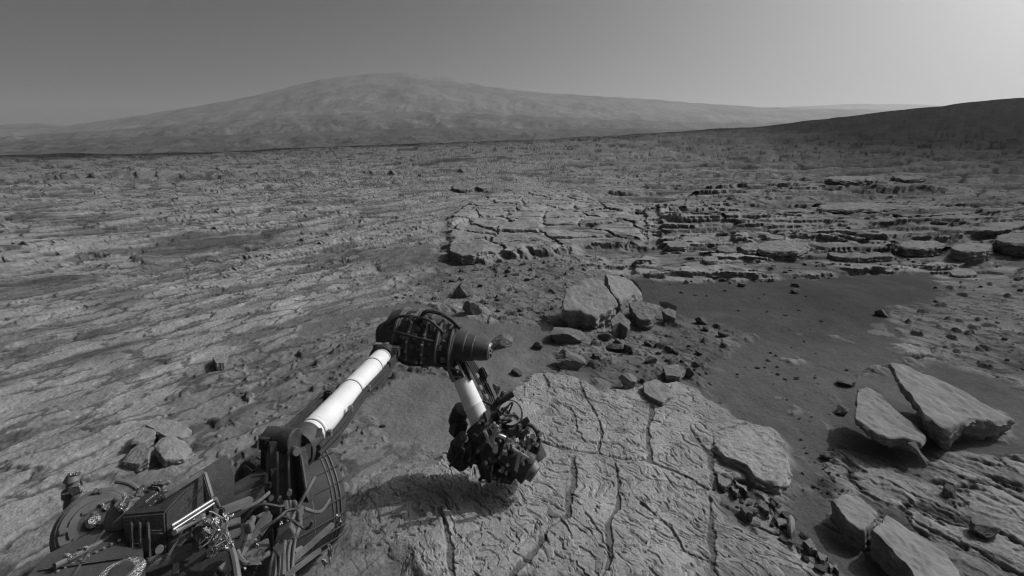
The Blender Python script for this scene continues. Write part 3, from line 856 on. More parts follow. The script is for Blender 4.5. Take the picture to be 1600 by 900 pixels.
# ================================================================== the rover
def Wp(px, py, d):
    return Vector(((px - 800.0) / FPX * d, d, CAM_Z - (py - HOR) / FPX * d))

def empty(name, loc):
    o = bpy.data.objects.new(name, None); COL.objects.link(o); o.location = loc; o.empty_display_size = .1
    return o

m_white = mat('white_painted_tube', .62, rough=.6, var=.10, vscale=9, spec=.4)
m_dark = mat('dark_anodised_metal', .042, rough=.6, metal=.2, var=.5, vscale=22, bump=.0025, bscale=90, spec=.5)
m_black = mat('black_cable_wrap', .025, rough=.6, var=.4, vscale=40, bump=.004, bscale=160, spec=.4)
m_mid = mat('dusty_grey_metal', .105, rough=.6, metal=.2, var=.35, vscale=12, spec=.5)
m_dusty = mat('dust_coated_panel', .052, rough=.85, var=.22, vscale=9, bump=.002, bscale=70, spec=.3)
m_light = mat('light_bare_metal', .30, rough=.4, metal=.6, var=.3, vscale=20, spec=.5)
m_foil = mat('crumpled_foil', .42, rough=.22, metal=.9, var=.3, vscale=16, bump=.02, bscale=24, spec=.6)

EACH = set('connector rib bolt motor_housing support_beam cable strut cleat cable_clamp marker bracket cap_hole connector_box electronics_box housing_block fitting foil_glint lashing rail_foil pedestal_foil wrap_band fin slot cross_beam hose foil_tag drum_ring cable_guide'.split())

class MB:
    def __init__(s): s.bm = bmesh.new()
    def _fin(s, vs, M):
        bmesh.ops.transform(s.bm, matrix=M, verts=vs)
    def box(s, c, size, rot=None, bev=.0):
        r = bmesh.ops.create_cube(s.bm, size=1)
        vs = r['verts']
        for v in vs: v.co = Vector((v.co.x * size[0], v.co.y * size[1], v.co.z * size[2]))
        if bev:
            es = list({e for v in vs for e in v.link_edges})
            rr = bmesh.ops.bevel(s.bm, geom=es, offset=bev, segments=2, affect='EDGES')
            vs = list(set([v for v in rr['verts']] + [v for v in vs if v.is_valid]))
            vs = list({v for f in rr['faces'] for v in f.verts} | set(v for v in vs if v.is_valid))
        M = Matrix.Translation(Vector(c)) @ (rot.to_matrix().to_4x4() if rot is not None else Matrix())
        s._fin(vs, M); return s
    def bar(s, a, b, w, h, up=(0, 0, 1), bev=.003):
        a = Vector(a); b = Vector(b); d = b - a
        q = frame(d, up)
        return s.box((a + b) / 2, (w, h, d.length), q, bev)
    def lathe(s, a, b, prof, seg=32):
        """prof = list of (t along a->b 0..1, radius)"""
        a = Vector(a); b = Vector(b); d = b - a; q = frame(d)
        rings = []
        for t, r in prof:
            ring = []
            for k in range(seg):
                an = 2 * math.pi * k / seg
                ring.append(s.bm.verts.new(a + q @ Vector((math.cos(an) * r, math.sin(an) * r, d.length * t))))
            rings.append(ring)
        for i in range(len(rings) - 1):
            for k in range(seg):
                s.bm.faces.new((rings[i][k], rings[i][(k + 1) % seg], rings[i + 1][(k + 1) % seg], rings[i + 1][k]))
        s.bm.faces.new(list(reversed(rings[0]))); s.bm.faces.new(rings[-1])
        return s
    def cyl(s, a, b, r, r2=None, seg=24):
        r2 = r if r2 is None else r2
        return s.lathe(a, b, [(0, r * .93), (.03, r), (.97, r2), (1, r2 * .93)], seg)
    def tube(s, pts, r, seg=8, sub=6):
        P = [Vector(p) for p in pts]; out = []
        for i in range(len(P) - 1):
            p0 = P[max(i - 1, 0)]; p1 = P[i]; p2 = P[i + 1]; p3 = P[min(i + 2, len(P) - 1)]
            for k in range(sub):
                t = k / sub
                out.append(.5 * ((2 * p1) + (p2 - p0) * t + (2 * p0 - 5 * p1 + 4 * p2 - p3) * t * t + (3 * p1 - p0 - 3 * p2 + p3) * t ** 3))
        out.append(P[-1])
        rings = []
        for i, p in enumerate(out):
            d = (out[min(i + 1, len(out) - 1)] - out[max(i - 1, 0)])
            q = frame(d)
            rings.append([s.bm.verts.new(p + q @ Vector((math.cos(6.2832 * k / seg) * r, math.sin(6.2832 * k / seg) * r, 0))) for k in range(seg)])
        for i in range(len(rings) - 1):
            for k in range(seg):
                s.bm.faces.new((rings[i][k], rings[i][(k + 1) % seg], rings[i + 1][(k + 1) % seg], rings[i + 1][k]))
        s.bm.faces.new(list(reversed(rings[0]))); s.bm.faces.new(rings[-1])
        return s
    def crumple(s, c, size, seed, amp=.25, sub=4):
        r = bmesh.ops.create_icosphere(s.bm, subdivisions=sub, radius=1)
        rr = random.Random(seed)
        co = np.array([v.co[:] for v in r['verts']])
        co = np.sign(co) * np.abs(co) ** .6
        for _ in range(26):
            n = np.array([rr.gauss(0, 1) for _ in range(3)]); n /= np.linalg.norm(n)
            co -= np.outer(np.maximum(0, co @ n - rr.uniform(.55, .95)), n) * 1.3
        f = 1 + amp * fbm(co[:, 0] * 3 + seed, co[:, 1] * 3 + co[:, 2] * 2.3, 4, seed, .65)
        co = co * f[:, None] * np.array(size)
        for v, q in zip(r['verts'], co): v.co = Vector(q) + Vector(c)
        return s
    def build(s, name, m, parent, smooth=True, label=None):
        if name in EACH:
            left = set(s.bm.verts); comps = []
            while left:
                st = [left.pop()]; comp = set(st)
                while st:
                    for e in st.pop().link_edges:
                        for v in e.verts:
                            if v in left: left.discard(v); comp.add(v); st.append(v)
                comps.append(comp)
            if len(comps) > 1:
                last = None
                for comp in comps:
                    q = MB(); mp = {v: q.bm.verts.new(v.co) for v in comp}
                    for f in {f for v in comp for f in v.link_faces}: q.bm.faces.new([mp[v] for v in f.verts])
                    last = q._one(name, m, parent, smooth)
                s.bm.free()
                return last
        return s._one(name, m, parent, smooth, label)
    def _one(s, name, m, parent, smooth=True, label=None):
        bmesh.ops.recalc_face_normals(s.bm, faces=s.bm.faces)
        me = bpy.data.meshes.new(name); s.bm.to_mesh(me); s.bm.free()
        me.polygons.foreach_set('use_smooth', np.full(len(me.polygons), smooth, bool))
        if smooth: me.set_sharp_from_angle(angle=R(35))
        me.materials.append(m)
        o = bpy.data.objects.new(name, me); COL.objects.link(o)
        off = Vector()
        p = parent
        while p is not None:
            off += p.location; p = p.parent
        me.transform(Matrix.Translation(-off))
        o.parent = parent
        if label: o['label'] = label
        return o

def frame(d, up=(0, 0, 1)):
    d = Vector(d).normalized(); up = Vector(up)
    if abs(d.dot(up)) > .98: up = Vector((0, 1, 0))
    x = up.cross(d).normalized(); y = d.cross(x)
    return Matrix((x, y, d)).transposed().to_quaternion()

ROV = empty('rover', (-1.3, .6, 0))
tag(ROV, 'grey six-wheeled exploration rover reaching its white jointed arm down to the bedrock', 'rover')

HX, HY = Vector((-.74, .67, 0)), Vector((.67, .74, 0))   # heading of the rover, and its right-hand side
def DK(a, b, z=0.0):
    """deck coordinates: a metres ahead, b metres to the right of the deck's front corner"""
    return Vector((-.78, 1.42, .93)) + HX * a + HY * b + Vector((0, 0, z))
def plate(pts, t, name, m, parent, bev=.006):
    b = MB(); lo = [b.bm.verts.new(Vector(p) - Vector((0, 0, t))) for p in pts]; hi = [b.bm.verts.new(Vector(p)) for p in pts]
    n = len(pts)
    b.bm.faces.new(hi); b.bm.faces.new(list(reversed(lo)))
    for i in range(n): b.bm.faces.new((lo[i], lo[(i + 1) % n], hi[(i + 1) % n], hi[i]))
    bmesh.ops.bevel(b.bm, geom=list(b.bm.edges), offset=bev, segments=2, affect='EDGES')
    return b.build(name, m, parent)

deck_pts = [g0(20, 930, .93), g0(70, 866, .93), g0(150, 826, .93), g0(205, 812, .93), g0(222, 850, .93), g0(232, 935, .93)]
deck_pts = [Vector((p[0], p[1], .93)) for p in deck_pts] + [Vector((-.35, .35, .93)), Vector((-.9, -.6, .93)), Vector((-2.1, .1, .93))]
deck = plate(deck_pts, .05, 'deck', m_dusty, ROV)
body_pts = [Vector(g0(*p, .72) + (.72,)) for p in ((60, 880), (180, 838), (300, 815), (395, 815), (425, 860), (440, 960))] + [Vector((-.45, .35, .72)), Vector((-.95, -.5, .72)), Vector((-2.0, .1, .72))]
plate(body_pts, .34, 'body', m_black, ROV)

# shoulder -----------------------------------------------------------
sh = MB()
sh.bar(Wp(436, 682, 1.92), Wp(440, 790, 1.88), .085, .10)
sh.bar(Wp(425, 690, 1.98), Wp(422, 770, 1.96), .03, .12)
sh.bar(Wp(462, 700, 1.90), Wp(476, 782, 1.86), .028, .10)
sh.cyl(Wp(418, 686, 1.93), Wp(462, 690, 1.90), .045)
sh.cyl(Wp(444, 785, 1.88), Wp(444, 805, 1.88), .065)
SHO = sh.build('shoulder_joint', m_dark, ROV)
b = MB()
for k, (a, c) in enumerate([((450, 706), (452, 780)), ((433, 706), (434, 780)), ((470, 712), (480, 778))]):
    b.bar(Wp(*a, 1.84), Wp(*c, 1.81), .010, .012)
b.build('rib', m_mid, SHO)
b = MB()
b.cyl(Wp(459, 703, 1.84), Wp(464, 706, 1.80), .014); b.cyl(Wp(452, 768, 1.80), Wp(452, 771, 1.77), .009)
b.cyl(Wp(437, 778, 1.80), Wp(437, 781, 1.77), .008); b.cyl(Wp(424, 776, 1.82), Wp(424, 779, 1.79), .008)
b.build('bolt', m_mid, SHO)
b = MB(); b.cyl(Wp(416, 680, 1.90), Wp(416, 698, 1.90), .026); b.box(Wp(405, 745, 1.95), (.05, .06, .07), None, .01)
b.build('motor_housing', m_black, SHO)
b = MB()
b.bar(Wp(415, 745, 1.85), Wp(335, 790, 1.72), .05, .05); b.bar(Wp(410, 770, 1.80), Wp(345, 815, 1.66), .03, .03)
b.bar(Wp(425, 755, 1.84), Wp(300, 812, 1.6), .02, .02)
b.build('support_beam', m_dark, ROV)
b = MB()
rc = random.Random(9)
for k in range(9):
    j1, j2, j3 = rc.uniform(-5, 5), rc.uniform(-6, 6), rc.uniform(-6, 6)
    b.tube([Wp(438 + 3.0 * k, 784, 1.78), Wp(440 + 3.6 * k + j1, 815, 1.68 + rc.uniform(-.02, .02)), Wp(432 + 4.2 * k + j2, 855, 1.56 + rc.uniform(-.02, .02)), Wp(424 + 4.6 * k + j3, 905, 1.45), Wp(418 + 5 * k, 960, 1.36)], rc.uniform(.004, .0075), 8)
b.build('cable_bundle', m_mid, ROV)
b = MB()
b.tube([Wp(492, 745, 1.75), Wp(478, 770, 1.70), Wp(462, 800, 1.66), Wp(446, 840, 1.55), Wp(442, 900, 1.42)], .006)
b.tube([Wp(475, 795, 1.7), Wp(500, 800, 1.75), Wp(515, 780, 1.8)], .006)
b.build('cable', m_mid, ROV)
b = MB()
b.bar(Wp(455, 878, 1.5), Wp(520, 820, 1.7), .016, .016); b.bar(Wp(440, 905, 1.42), Wp(500, 860, 1.6), .014, .014)
b.bar(Wp(380, 860, 1.5), Wp(420, 800, 1.6), .02, .02)
b.build('strut', m_mid, ROV)

# front wheel with its cleats ---------------------------------------------
def wheel(c, ax, rad, wid):
    a = Vector(c) - Vector(ax) * wid / 2; e = Vector(c) + Vector(ax) * wid / 2
    b = MB()
    b.lathe(a, e, [(0, rad * .90), (.015, rad * .985), (.04, rad), (.3, rad * 1.015), (.5, rad * 1.02), (.7, rad * 1.015), (.96, rad), (.985, rad * .985), (1, rad * .90)], 72)
    W = b.build('wheel', m_dusty, ROV)
    q = frame(ax)
    b = MB()
    for k in range(24):
        an = 2 * math.pi * k / 24
        o_ = q @ Vector((math.cos(an) * rad * 1.02, math.sin(an) * rad * 1.02, 0))
        tq = q @ Matrix.Rotation(an, 3, 'Z').to_quaternion()
        b.box(Vector(c) + o_, (.010, .006, wid * .96), tq, .001)
    b.build('cleat', m_dusty, W)
    for tt_ in (.12, .5, .78, .84, .90):
        b = MB(); p_ = a.lerp(e, tt_); b.lathe(p_ - Vector(ax) * .004, p_ + Vector(ax) * .004, [(0, rad * 1.015), (.3, rad * 1.024), (.7, rad * 1.024), (1, rad * 1.015)], 72); b.build('tyre_ring', m_mid, W)
    b = MB()
    b.lathe(a - Vector(ax) * .004, a - Vector(ax) * .012, [(0, rad * .93), (1, rad * .93)], 64)
    b.lathe(a - Vector(ax) * .012, a - Vector(ax) * .05, [(0, .10), (.6, .09), (1, .06)], 32)
    for k in range(6):
        an = 2 * math.pi * k / 6
        b.bar(a - Vector(ax) * .02 + q @ Vector((math.cos(an) * .08, math.sin(an) * .08, 0)), a - Vector(ax) * .02 + q @ Vector((math.cos(an) * rad * .9, math.sin(an) * rad * .9, 0)), .03, .012)
    b.build('hub', m_dusty, W)
    return W
wheel(Wp(452, 784, 2.55) , HY, .26, .34)
wheel(Vector((-1.15, 1.15, .255)) - HX * .05 + Vector((.62, .0, 0)) * 0 + HX * -1.2 + HY * .25, HY, .26, .34)
b = MB()
b.tube([Wp(452, 784, 2.32), Wp(430, 800, 2.1), Vector((-1.0, 1.5, .62)), Vector((-.9, .9, .66)), Vector((-.6, .4, .5))], .035, 12)
b.build('suspension_arm', m_dusty, ROV)

b = MB()
for k in range(10):
    b.lathe(Wp(90 + 12 * k, 893 - 6.0 * k, 1.30 + .012 * k), Wp(90 + 12 * k, 891 - 6.0 * k, 1.30 + .012 * k), [(0, .004), (1, .003)], 8)
b.build('bolt', m_light, deck)
b = MB(); b.bar(Vector(g0(110, 905, .934) + (.934,)), Vector(g0(165, 826, .934) + (.934,)), .006, .004); b.bar(Vector(g0(60, 890, .934) + (.934,)), Vector(g0(215, 868, .934) + (.934,)), .006, .004)
b.build('rib', m_mid, deck)
rg = random.Random(21)
b = MB()
for k in range(34):
    p_ = Wp(rg.uniform(205, 470), rg.uniform(790, 895), rg.uniform(1.45, 1.62))
    if p_.z < .74: p_.z = .75 + rg.uniform(0, .04)
    b.box(p_, (rg.uniform(.008, .045), rg.uniform(.01, .04), rg.uniform(.008, .03)), frame((rg.random() - .5, rg.random() - .5, 1)), .002)
b.build('fitting', m_mid, ROV)
b = MB()
for k in range(12):
    p_ = Wp(rg.uniform(215, 430), rg.uniform(800, 880), rg.uniform(1.48, 1.60)); q_ = p_ + Vector((rg.uniform(-.16, .16), rg.uniform(-.05, .12), rg.uniform(-.05, .05)))
    b.tube([p_, p_.lerp(q_, .4) + Vector((0, 0, rg.uniform(.01, .05))), p_.lerp(q_, .75) + Vector((rg.uniform(-.03, .03), 0, rg.uniform(-.01, .04))), q_], rg.uniform(.003, .007), 7)
b.build('cable', m_dark, ROV)
b = MB()
for k in range(12):
    b.crumple(Wp(rg.uniform(225, 440), rg.uniform(800, 890), rg.uniform(1.42, 1.5)), (rg.uniform(.003, .008),) * 3, 60 + k, .5, 2)
b.build('foil_glint', m_foil, ROV)

# upper arm ----------------------------------------------------------
A0, A1 = Wp(474, 692, 2.0), Wp(597, 560, 2.98)
b = MB()
prof = [(0, .052), (.01, .058)]
for t in (.05, .10, .48, .52, .80, .84):
    prof += [(t - .006, .059), (t, .0615), (t + .006, .059)]
prof += [(.985, .058), (1, .052)]
b.lathe(A0, A1, prof, 40)
UA = b.build('upper_arm', m_white, ROV)
dA = (A1 - A0).normalized(); sideL = dA.cross(Vector((0, 0, 1))).normalized() * -1; upA = sideL.cross(dA)
if upA.z < 0: upA = -upA
def AA(t, s, u): return A0.lerp(A1, t) + sideL * s + upA * u
b = MB()
b.bar(AA(-.02, .085, .02), AA(.40, .085, .02), .045, .03)
b.bar(AA(-.02, .072, .055), AA(.38, .070, .052), .012, .012)
b.bar(AA(.02, .11, .0), AA(.36, .105, .0), .018, .02)
b.build('cable_tray', m_dark, UA)
b = MB()
for k in range(4):
    b.tube([AA(-.05, -.070 - .012 * (k % 2), -.01 + .013 * (k - 1.5)), AA(.2, -.076 - .008 * (k % 2), -.02 + .012 * (k - 1.5)), AA(.5, -.070 - .010 * (k % 2), .012 * (k - 1.5)), AA(.8, -.078, -.01 + .013 * (k - 1.5)), AA(1.03, -.075, .012 * (k - 1.5))], .010, 8)
b.build('cable', m_black, UA)
for t in (.05, .28, .52, .86):
    b = MB(); b.box(AA(t, -.082, .015), (.022, .028, .018), frame(dA), .003)
    b.build('cable_clamp', m_light if t < .6 else m_dark, UA)
b = MB()
b.box(AA(.36, .045, .052), (.035, .03, .05), frame(dA), .006); b.box(AA(.395, .05, .05), (.02, .022, .03), frame(dA), .004)
b.build('latch', m_dark, UA)
for t_, r_ in ((.07, .0622), (.50, .0622), (.82, .0622), (.97, .0600)):
    b = MB(); b.lathe(AA(t_ - .004, 0, 0), AA(t_ + .004, 0, 0), [(0, r_), (1, r_)], 40); b.build('strap', mat('grey_strap', .28, rough=.7), UA)
b = MB()
b.lathe(AA(-.07, 0, 0), AA(.03, 0, 0), [(0, .07), (.1, .076), (.9, .072), (1, .060)], 28)
b.bar(AA(-.10, .05, 0), AA(.0, .06, .03), .03, .05); b.bar(AA(-.10, -.05, 0), AA(.02, -.06, .03), .02, .05)
b.build('shoulder_clamp', m_dark, UA)
# arm's fingers of white under the clamp
b = MB()
b.lathe(AA(.99, 0, 0), AA(1.05, 0, 0), [(0, .070), (.15, .078), (.85, .078), (1, .07)], 30)
b.box(AA(1.03, -.06, .03), (.07, .06, .07), frame(dA), .008); b.box(AA(1.05, .045, .05), (.04, .03, .04), frame(dA), .005)
b.build('elbow_clamp', m_dark, UA)
b = MB(); b.box(AA(1.022, .03, .075), (.035, .008, .035), frame(dA), .002); b.box(AA(1.02, -.02, .079), (.02, .006, .03), frame(dA), .002)
b.build('marker', m_light, UA)

# elbow --------------------------------------------------------------
E0, E1 = Wp(608, 518, 3.25), Wp(764, 548, 3.12)
b = MB()
b.lathe(E0, E1, [(0, .10), (.02, .135), (.10, .150), (.12, .158), (.16, .158), (.17, .150), (.24, .155), (.26, .165), (.31, .165), (.33, .148), (.40, .150),
                 (.42, .158), (.45, .158), (.46, .140), (.52, .138), (.535, .146), (.56, .146), (.575, .118), (.64, .112), (.65, .120), (.68, .120), (.69, .095), (.78, .090),
                 (.79, .082), (.86, .078), (.87, .070), (.95, .064), (1, .055)], 44)
EL = b.build('elbow_joint', m_dark, ROV)
dE = (E1 - E0).normalized(); up = Vector((0, -.35, 1)); sE = dE.cross(up).normalized(); uE = sE.cross(dE).normalized()
if uE.z < 0: uE = -uE
if sE.y > 0: sE = -sE      # towards the camera
def EE(t, s, u): return E0.lerp(E1, t) + sE * s + uE * u
b = MB()
for t, r_ in ((.14, .161), (.285, .168), (.435, .161), (.55, .149), (.665, .123)):
    b.lathe(EE(t - .012, 0, 0), EE(t + .012, 0, 0), [(0, r_), (.2, r_ + .006), (.8, r_ + .006), (1, r_)], 44)
b.build('ring', m_mid, EL)
rb = random.Random(4)
b = MB()
for k in range(46):
    t = rb.uniform(.2, .62); an = rb.uniform(-1.5, 1.9); r_ = .155 if t < .46 else .13
    b.box(EE(t, math.cos(an) * r_ * 1.0, math.sin(an) * r_ * 1.0), (rb.uniform(.010, .034), rb.uniform(.010, .03), rb.uniform(.012, .03)), frame(dE) @ Matrix.Rotation(rb.uniform(0, 3), 3, 'Z').to_quaternion(), .003)
b.build('bracket', m_mid, EL)
b = MB()
for t in (.285, .435):
    for k in range(12):
        an = -1.8 + k * .33; r_ = .173
        p = EE(t, math.cos(an) * r_, math.sin(an) * r_); b.lathe(p, p + (sE * math.cos(an) + uE * math.sin(an)) * .008, [(0, .007), (1, .006)], 8)
b.build('bolt', m_light, EL)
b = MB()
b.tube([EE(.34, .03, .15), EE(.38, .0, .20), EE(.50, -.02, .195), EE(.62, -.02, .16), EE(.72, .0, .125)], .013)
b.tube([EE(.30, .05, .15), EE(.36, .05, .19), EE(.46, .05, .18), EE(.58, .06, .13)], .009)
b.tube([EE(.05, .08, .12), EE(.16, .06, .18), EE(.30, .04, .185), EE(.38, .0, .16)], .009)
b.tube([EE(.02, .10, .08), EE(.2, .13, .12), EE(.4, .13, .11), EE(.55, .11, .09)], .008)
b.tube([EE(.1, .15, -.02), EE(.3, .18, -.05), EE(.5, .165, -.04), EE(.6, .12, -.07)], .009)
b.build('cable', m_black, EL)
b = MB(); b.lathe(EE(.985, 0, 0), EE(1.02, 0, 0), [(0, .045), (.5, .050), (1, .046)], 28)
b.build('end_cap', m_light, EL)
b = MB()
for k in range(8):
    an = k * .785; p = EE(1.02, math.cos(an) * .03, math.sin(an) * .03); b.lathe(p, p + dE * .006, [(0, .007), (1, .007)], 8)
b.build('cap_hole', m_black, EL)
b = MB()
b.box(EE(.02, .03, -.09), (.10, .12, .12), frame(dE), .015); b.box(EE(.10, .10, -.08), (.07, .06, .09), frame(dE), .01)
b.lathe(EE(-.07, .0, -.06), EE(.04, .0, -.02), [(0, .07), (.2, .09), (1, .10)], 30)
b.build('knuckle', m_black, EL)
b = MB(); b.box(EE(.40, .02, .165), (.06, .05, .03), frame(dE), .006); b.box(EE(.27, .04, .175), (.04, .04, .03), frame(dE), .006); b.box(EE(.48, .05, .15), (.03, .06, .03), frame(dE), .006)
b.build('connector_box', m_mid, EL)

# forearm ------------------------------------------------------------
F0, F1 = Wp(720, 588, 3.16), Wp(758, 676, 3.05)
dF = (F1 - F0).normalized()
b = MB()
b.lathe(F0, F1, [(0, .045), (.03, .052), (.10, .055), (.5, .058), (.52, .061), (.54, .058), (.78, .058), (.80, .064), (.97, .064), (1, .052)], 36)
FA = b.build('forearm', m_white, ROV)
sF = dF.cross(Vector((0, 1, 0))).normalized()
if sF.x < 0: sF = -sF
def FF(t, s, f): return F0.lerp(F1, t) + sF * s + Vector((0, -1, 0)) * f
b = MB()
b.bar(FF(-.45, -.03, .02), FF(.0, -.03, .03), .03, .05); b.bar(FF(-.45, .05, .02), FF(.12, .045, .02), .02, .05)
b.lathe(FF(-.08, 0, 0), FF(.02, 0, 0), [(0, .062), (1, .060)], 26); b.cyl(FF(-.35, -.07, 0), FF(-.35, .08, 0), .055)
b.build('wrist_bracket', m_dark, FA)
b = MB()
b.bar(FF(-.42, -.035, .055), FF(-.02, -.03, .062), .012, .012); b.bar(FF(-.42, .03, .055), FF(-.02, .035, .062), .012, .012); b.bar(FF(-.30, -.03, .06), FF(-.12, .03, .06), .01, .01)
b.bar(FF(-.12, -.03, .062), FF(-.02, .03, .062), .01, .01)
b.build('bracket_frame', m_light, FA)
b = MB()
for k in range(5):
    b.tube([FF(-.3, .055 + .006 * k, -.03 - .012 * k), FF(.1, .062 + .007 * k, -.06 - .012 * k), FF(.5, .066 + .010 * k, -.07 - .015 * k), FF(.9, .075 + .010 * k, -.05)], .007, 7)
b.build('cable', m_black, FA)
b = MB()
for t, s_ in ((.18, .085), (.38, .075), (.56, .085), (.72, .08)):
    b.box(FF(t, s_ - .01, -.055), (.03, .03, .03), frame(dF), .005)
b.build('cable_clamp', m_mid, FA)
b = MB(); b.box(FF(.25, .12, -.12), (.05, .05, .07), frame(dF), .008); b.box(FF(.6, .10, -.12), (.04, .05, .13), frame(dF), .008)
b.build('electronics_box', m_dark, FA)

# turret -------------------------------------------------------------
T = Wp(772, 690, 3.02)
def TT(px, py, d=0.0): return Wp(px, py, 3.02 + d)
b = MB()
b.lathe(TT(748, 662, .10), TT(782, 716, -.02), [(0, .09), (.05, .12), (.3, .125), (.33, .145), (.6, .145), (.63, .12), (.95, .115), (1, .08)], 36)
TU = b.build('turret', m_dark, ROV)
def cylp(a, c, r, name, m, r2=None, parent=TU, bands=0):
    b = MB(); a = Vector(a); c = Vector(c)
    pr = [(0, r * .9), (.04, r)]
    for k in range(bands):
        t = (k + 1) / (bands + 1); pr += [(t - .035, r), (t - .03, r * 1.08), (t + .03, r * 1.08), (t + .035, r)]
    pr += [(.96, r2 or r), (1, (r2 or r) * .85)]
    b.lathe(a, c, pr, 30)
    return b.build(name, m, parent)
DR = cylp(TT(783, 700, -.04), TT(828, 735, -.10), .075, 'drill_housing', m_dark, .085, bands=2)
cylp(TT(826, 731, -.10), TT(837, 741, -.12), .060, 'drill_collar', m_mid, .05, DR)
b = MB(); b.bar(TT(812, 705, -.19), TT(806, 735, -.19), .02, .02); b.bar(TT(800, 700, -.17), TT(826, 716, -.19), .012, .012)
b.build('drill_guide', m_light, DR)
cylp(TT(722, 638, .16), TT(712, 660, .2), .05, 'sensor_head', m_black, bands=2)
b = MB(); b.box(TT(716, 668, .16), (.09, .08, .10), frame((.3, .2, 1)), .01); b.build('sensor_base', m_black, TU)
CA = cylp(TT(735, 690, .04), TT(712, 722, .04), .085, 'sample_processor', m_black, .07, bands=1)
cylp(TT(758, 715, -.02), TT(765, 742, -.03), .06, 'instrument_pod', m_black, .05)
cylp(TT(800, 742, -.02), TT(770, 735, -.04), .05, 'bit_holder', m_black, .045, bands=1)
cylp(TT(825, 690, .05), TT(836, 720, .02), .07, 'camera_head', m_black, .075)
b = MB(); p = TT(829, 686, -.03)
for k in range(18):
    an = rb.uniform(0, 6.28); r_ = rb.uniform(.01, .06)
    b.box(p + Vector((math.cos(an) * r_, rb.uniform(-.02, .02), math.sin(an) * r_)), (rb.uniform(.01, .03),) * 3, frame((rb.random(), rb.random(), 1)), .003)
b.build('connector_cluster', m_light, TU)
cylp(TT(829, 717, -.13), TT(830, 718, -.16), .022, 'lens_cover', m_light)
# the disc with dark slots
dn = Vector((.15, -.75, .65)).normalized(); pc = TT(797, 645, .02)
b = MB(); b.lathe(pc - dn * .02, pc, [(0, .062), (.2, .068), (1, .066)], 40); DI = b.build('round_cover', mat('pale_cover', .34, rough=.6, var=.15), TU)
b = MB(); b.lathe(pc - dn * .09, pc - dn * .02, [(0, .07), (.7, .085), (1, .080)], 40); b.build('cover_rim', m_black, DI)
q = frame(dn)
b = MB()
for dx, dy, L_ in ((-.01, .004, .05), (.035, -.02, .05)):
    b.box(pc + dn * .002 + q @ Vector((dx, dy, 0)), (.010, L_, .008), q @ Matrix.Rotation(.7, 3, 'Z').to_quaternion(), .001)
b.build('slot', m_black, DI)
for i, (a1, a2) in enumerate((((778, 630), (802, 615)), ((806, 668), (826, 655)), ((768, 640), (782, 622)))):
    b = MB(); b.bar(TT(*a1, -.05), TT(*a2, -.03), .022, .03); b.build('bracket', m_black, TU)
b = MB()
for k in range(42):
    a_ = rb.uniform(0, 6.28); r_ = rb.uniform(.05, .21)
    p = T + Vector((math.cos(a_) * r_, rb.uniform(-.12, .10), math.sin(a_) * r_ * 1.05))
    b.box(p, (rb.uniform(.015, .06), rb.uniform(.015, .05), rb.uniform(.015, .06)), frame((rb.random() - .5, rb.random() - .5, 1)), .004)
b.build('housing_block', m_dark, TU)
b = MB()
for k in range(34):
    a_ = rb.uniform(0, 6.28); r_ = rb.uniform(.05, .20)
    p = T + Vector((math.cos(a_) * r_, rb.uniform(-.16, -.10), math.sin(a_) * r_ + .03))
    b.box(p, (rb.uniform(.006, .022), rb.uniform(.01, .03), rb.uniform(.01, .04)), frame((rb.random() - .5, rb.random() - .5, 1)), .002)
b.build('fitting', m_mid, TU)
b = MB()
for k in range(16):
    a_ = rb.uniform(-1.2, 2.2); r_ = rb.uniform(.04, .19)
    p = T + Vector((math.cos(a_) * r_, rb.uniform(-.18, -.12), math.sin(a_) * r_ + .02))
    b.box(p, (rb.uniform(.005, .016), rb.uniform(.01, .02), rb.uniform(.008, .03)), frame((rb.random() - .5, rb.random() - .5, 1)), .002)
b.build('connector', m_light, TU)
b = MB()
for pts in ([(757, 673), (765, 690), (772, 700)], [(778, 665), (770, 685), (775, 702)], [(760, 690), (775, 680), (790, 684)]):
    b.tube([TT(p[0], p[1], -.17) for p in pts], .010, 8)
b.box(TT(774, 700, -.17), (.03, .03, .05), None, .006); b.box(TT(777, 674, -.16), (.03, .03, .025), None, .006)
b.build('wrist_fork', m_light, TU)
b = MB()
for k in range(11):
    c0 = T + Vector((rb.uniform(-.18, .15), rb.uniform(-.14, .05), rb.uniform(-.15, .2)))
    b.tube([c0, c0 + Vector((rb.uniform(-.08, .08), rb.uniform(-.10, 0), rb.uniform(0, .10))), c0 + Vector((rb.uniform(-.12, .12), rb.uniform(-.08, 0), rb.uniform(-.02, .12))), c0 + Vector((rb.uniform(-.13, .13), 0, rb.uniform(-.1, .05)))], rb.uniform(.005, .010), 7)
b.tube([TT(812, 670, .02), TT(830, 665, 0), TT(841, 682, -.01), TT(840, 705, -.02)], .012, 8)
b.tube([TT(780, 605, .22), TT(775, 625, .17), TT(785, 650, .08)], .008, 8)
b.build('cable', m_black, TU)
b = MB(); b.box(TT(774, 608, .25), (.05, .05, .05), frame((.4, .3, 1)), .008); b.box(TT(786, 622, .22), (.03, .05, .08), frame((.4, .3, 1)), .006)
b.build('contact_sensor', m_mid, TU)

# deck hardware -------------------------------------------------------
dpost = Wp(112, 790, 1.62)
b = MB()
b.lathe(dpost, dpost + Vector((0, 0, .10)), [(0, .022), (.3, .018), (.32, .026), (.5, .026), (.52, .015), (.8, .015), (.82, .022), (1, .012)], 20)
PO = b.build('post', m_mid, ROV)
b = MB(); b.crumple(Wp(120, 765, 1.6), (.026, .018, .018), 3); b.crumple(Wp(117, 740, 1.6), (.022, .012, .008), 5); b.crumple(Wp(127, 752, 1.6), (.006, .006, .014), 6)
b.build('foil_wrap', m_foil, PO)
rb0 = random.Random(8)
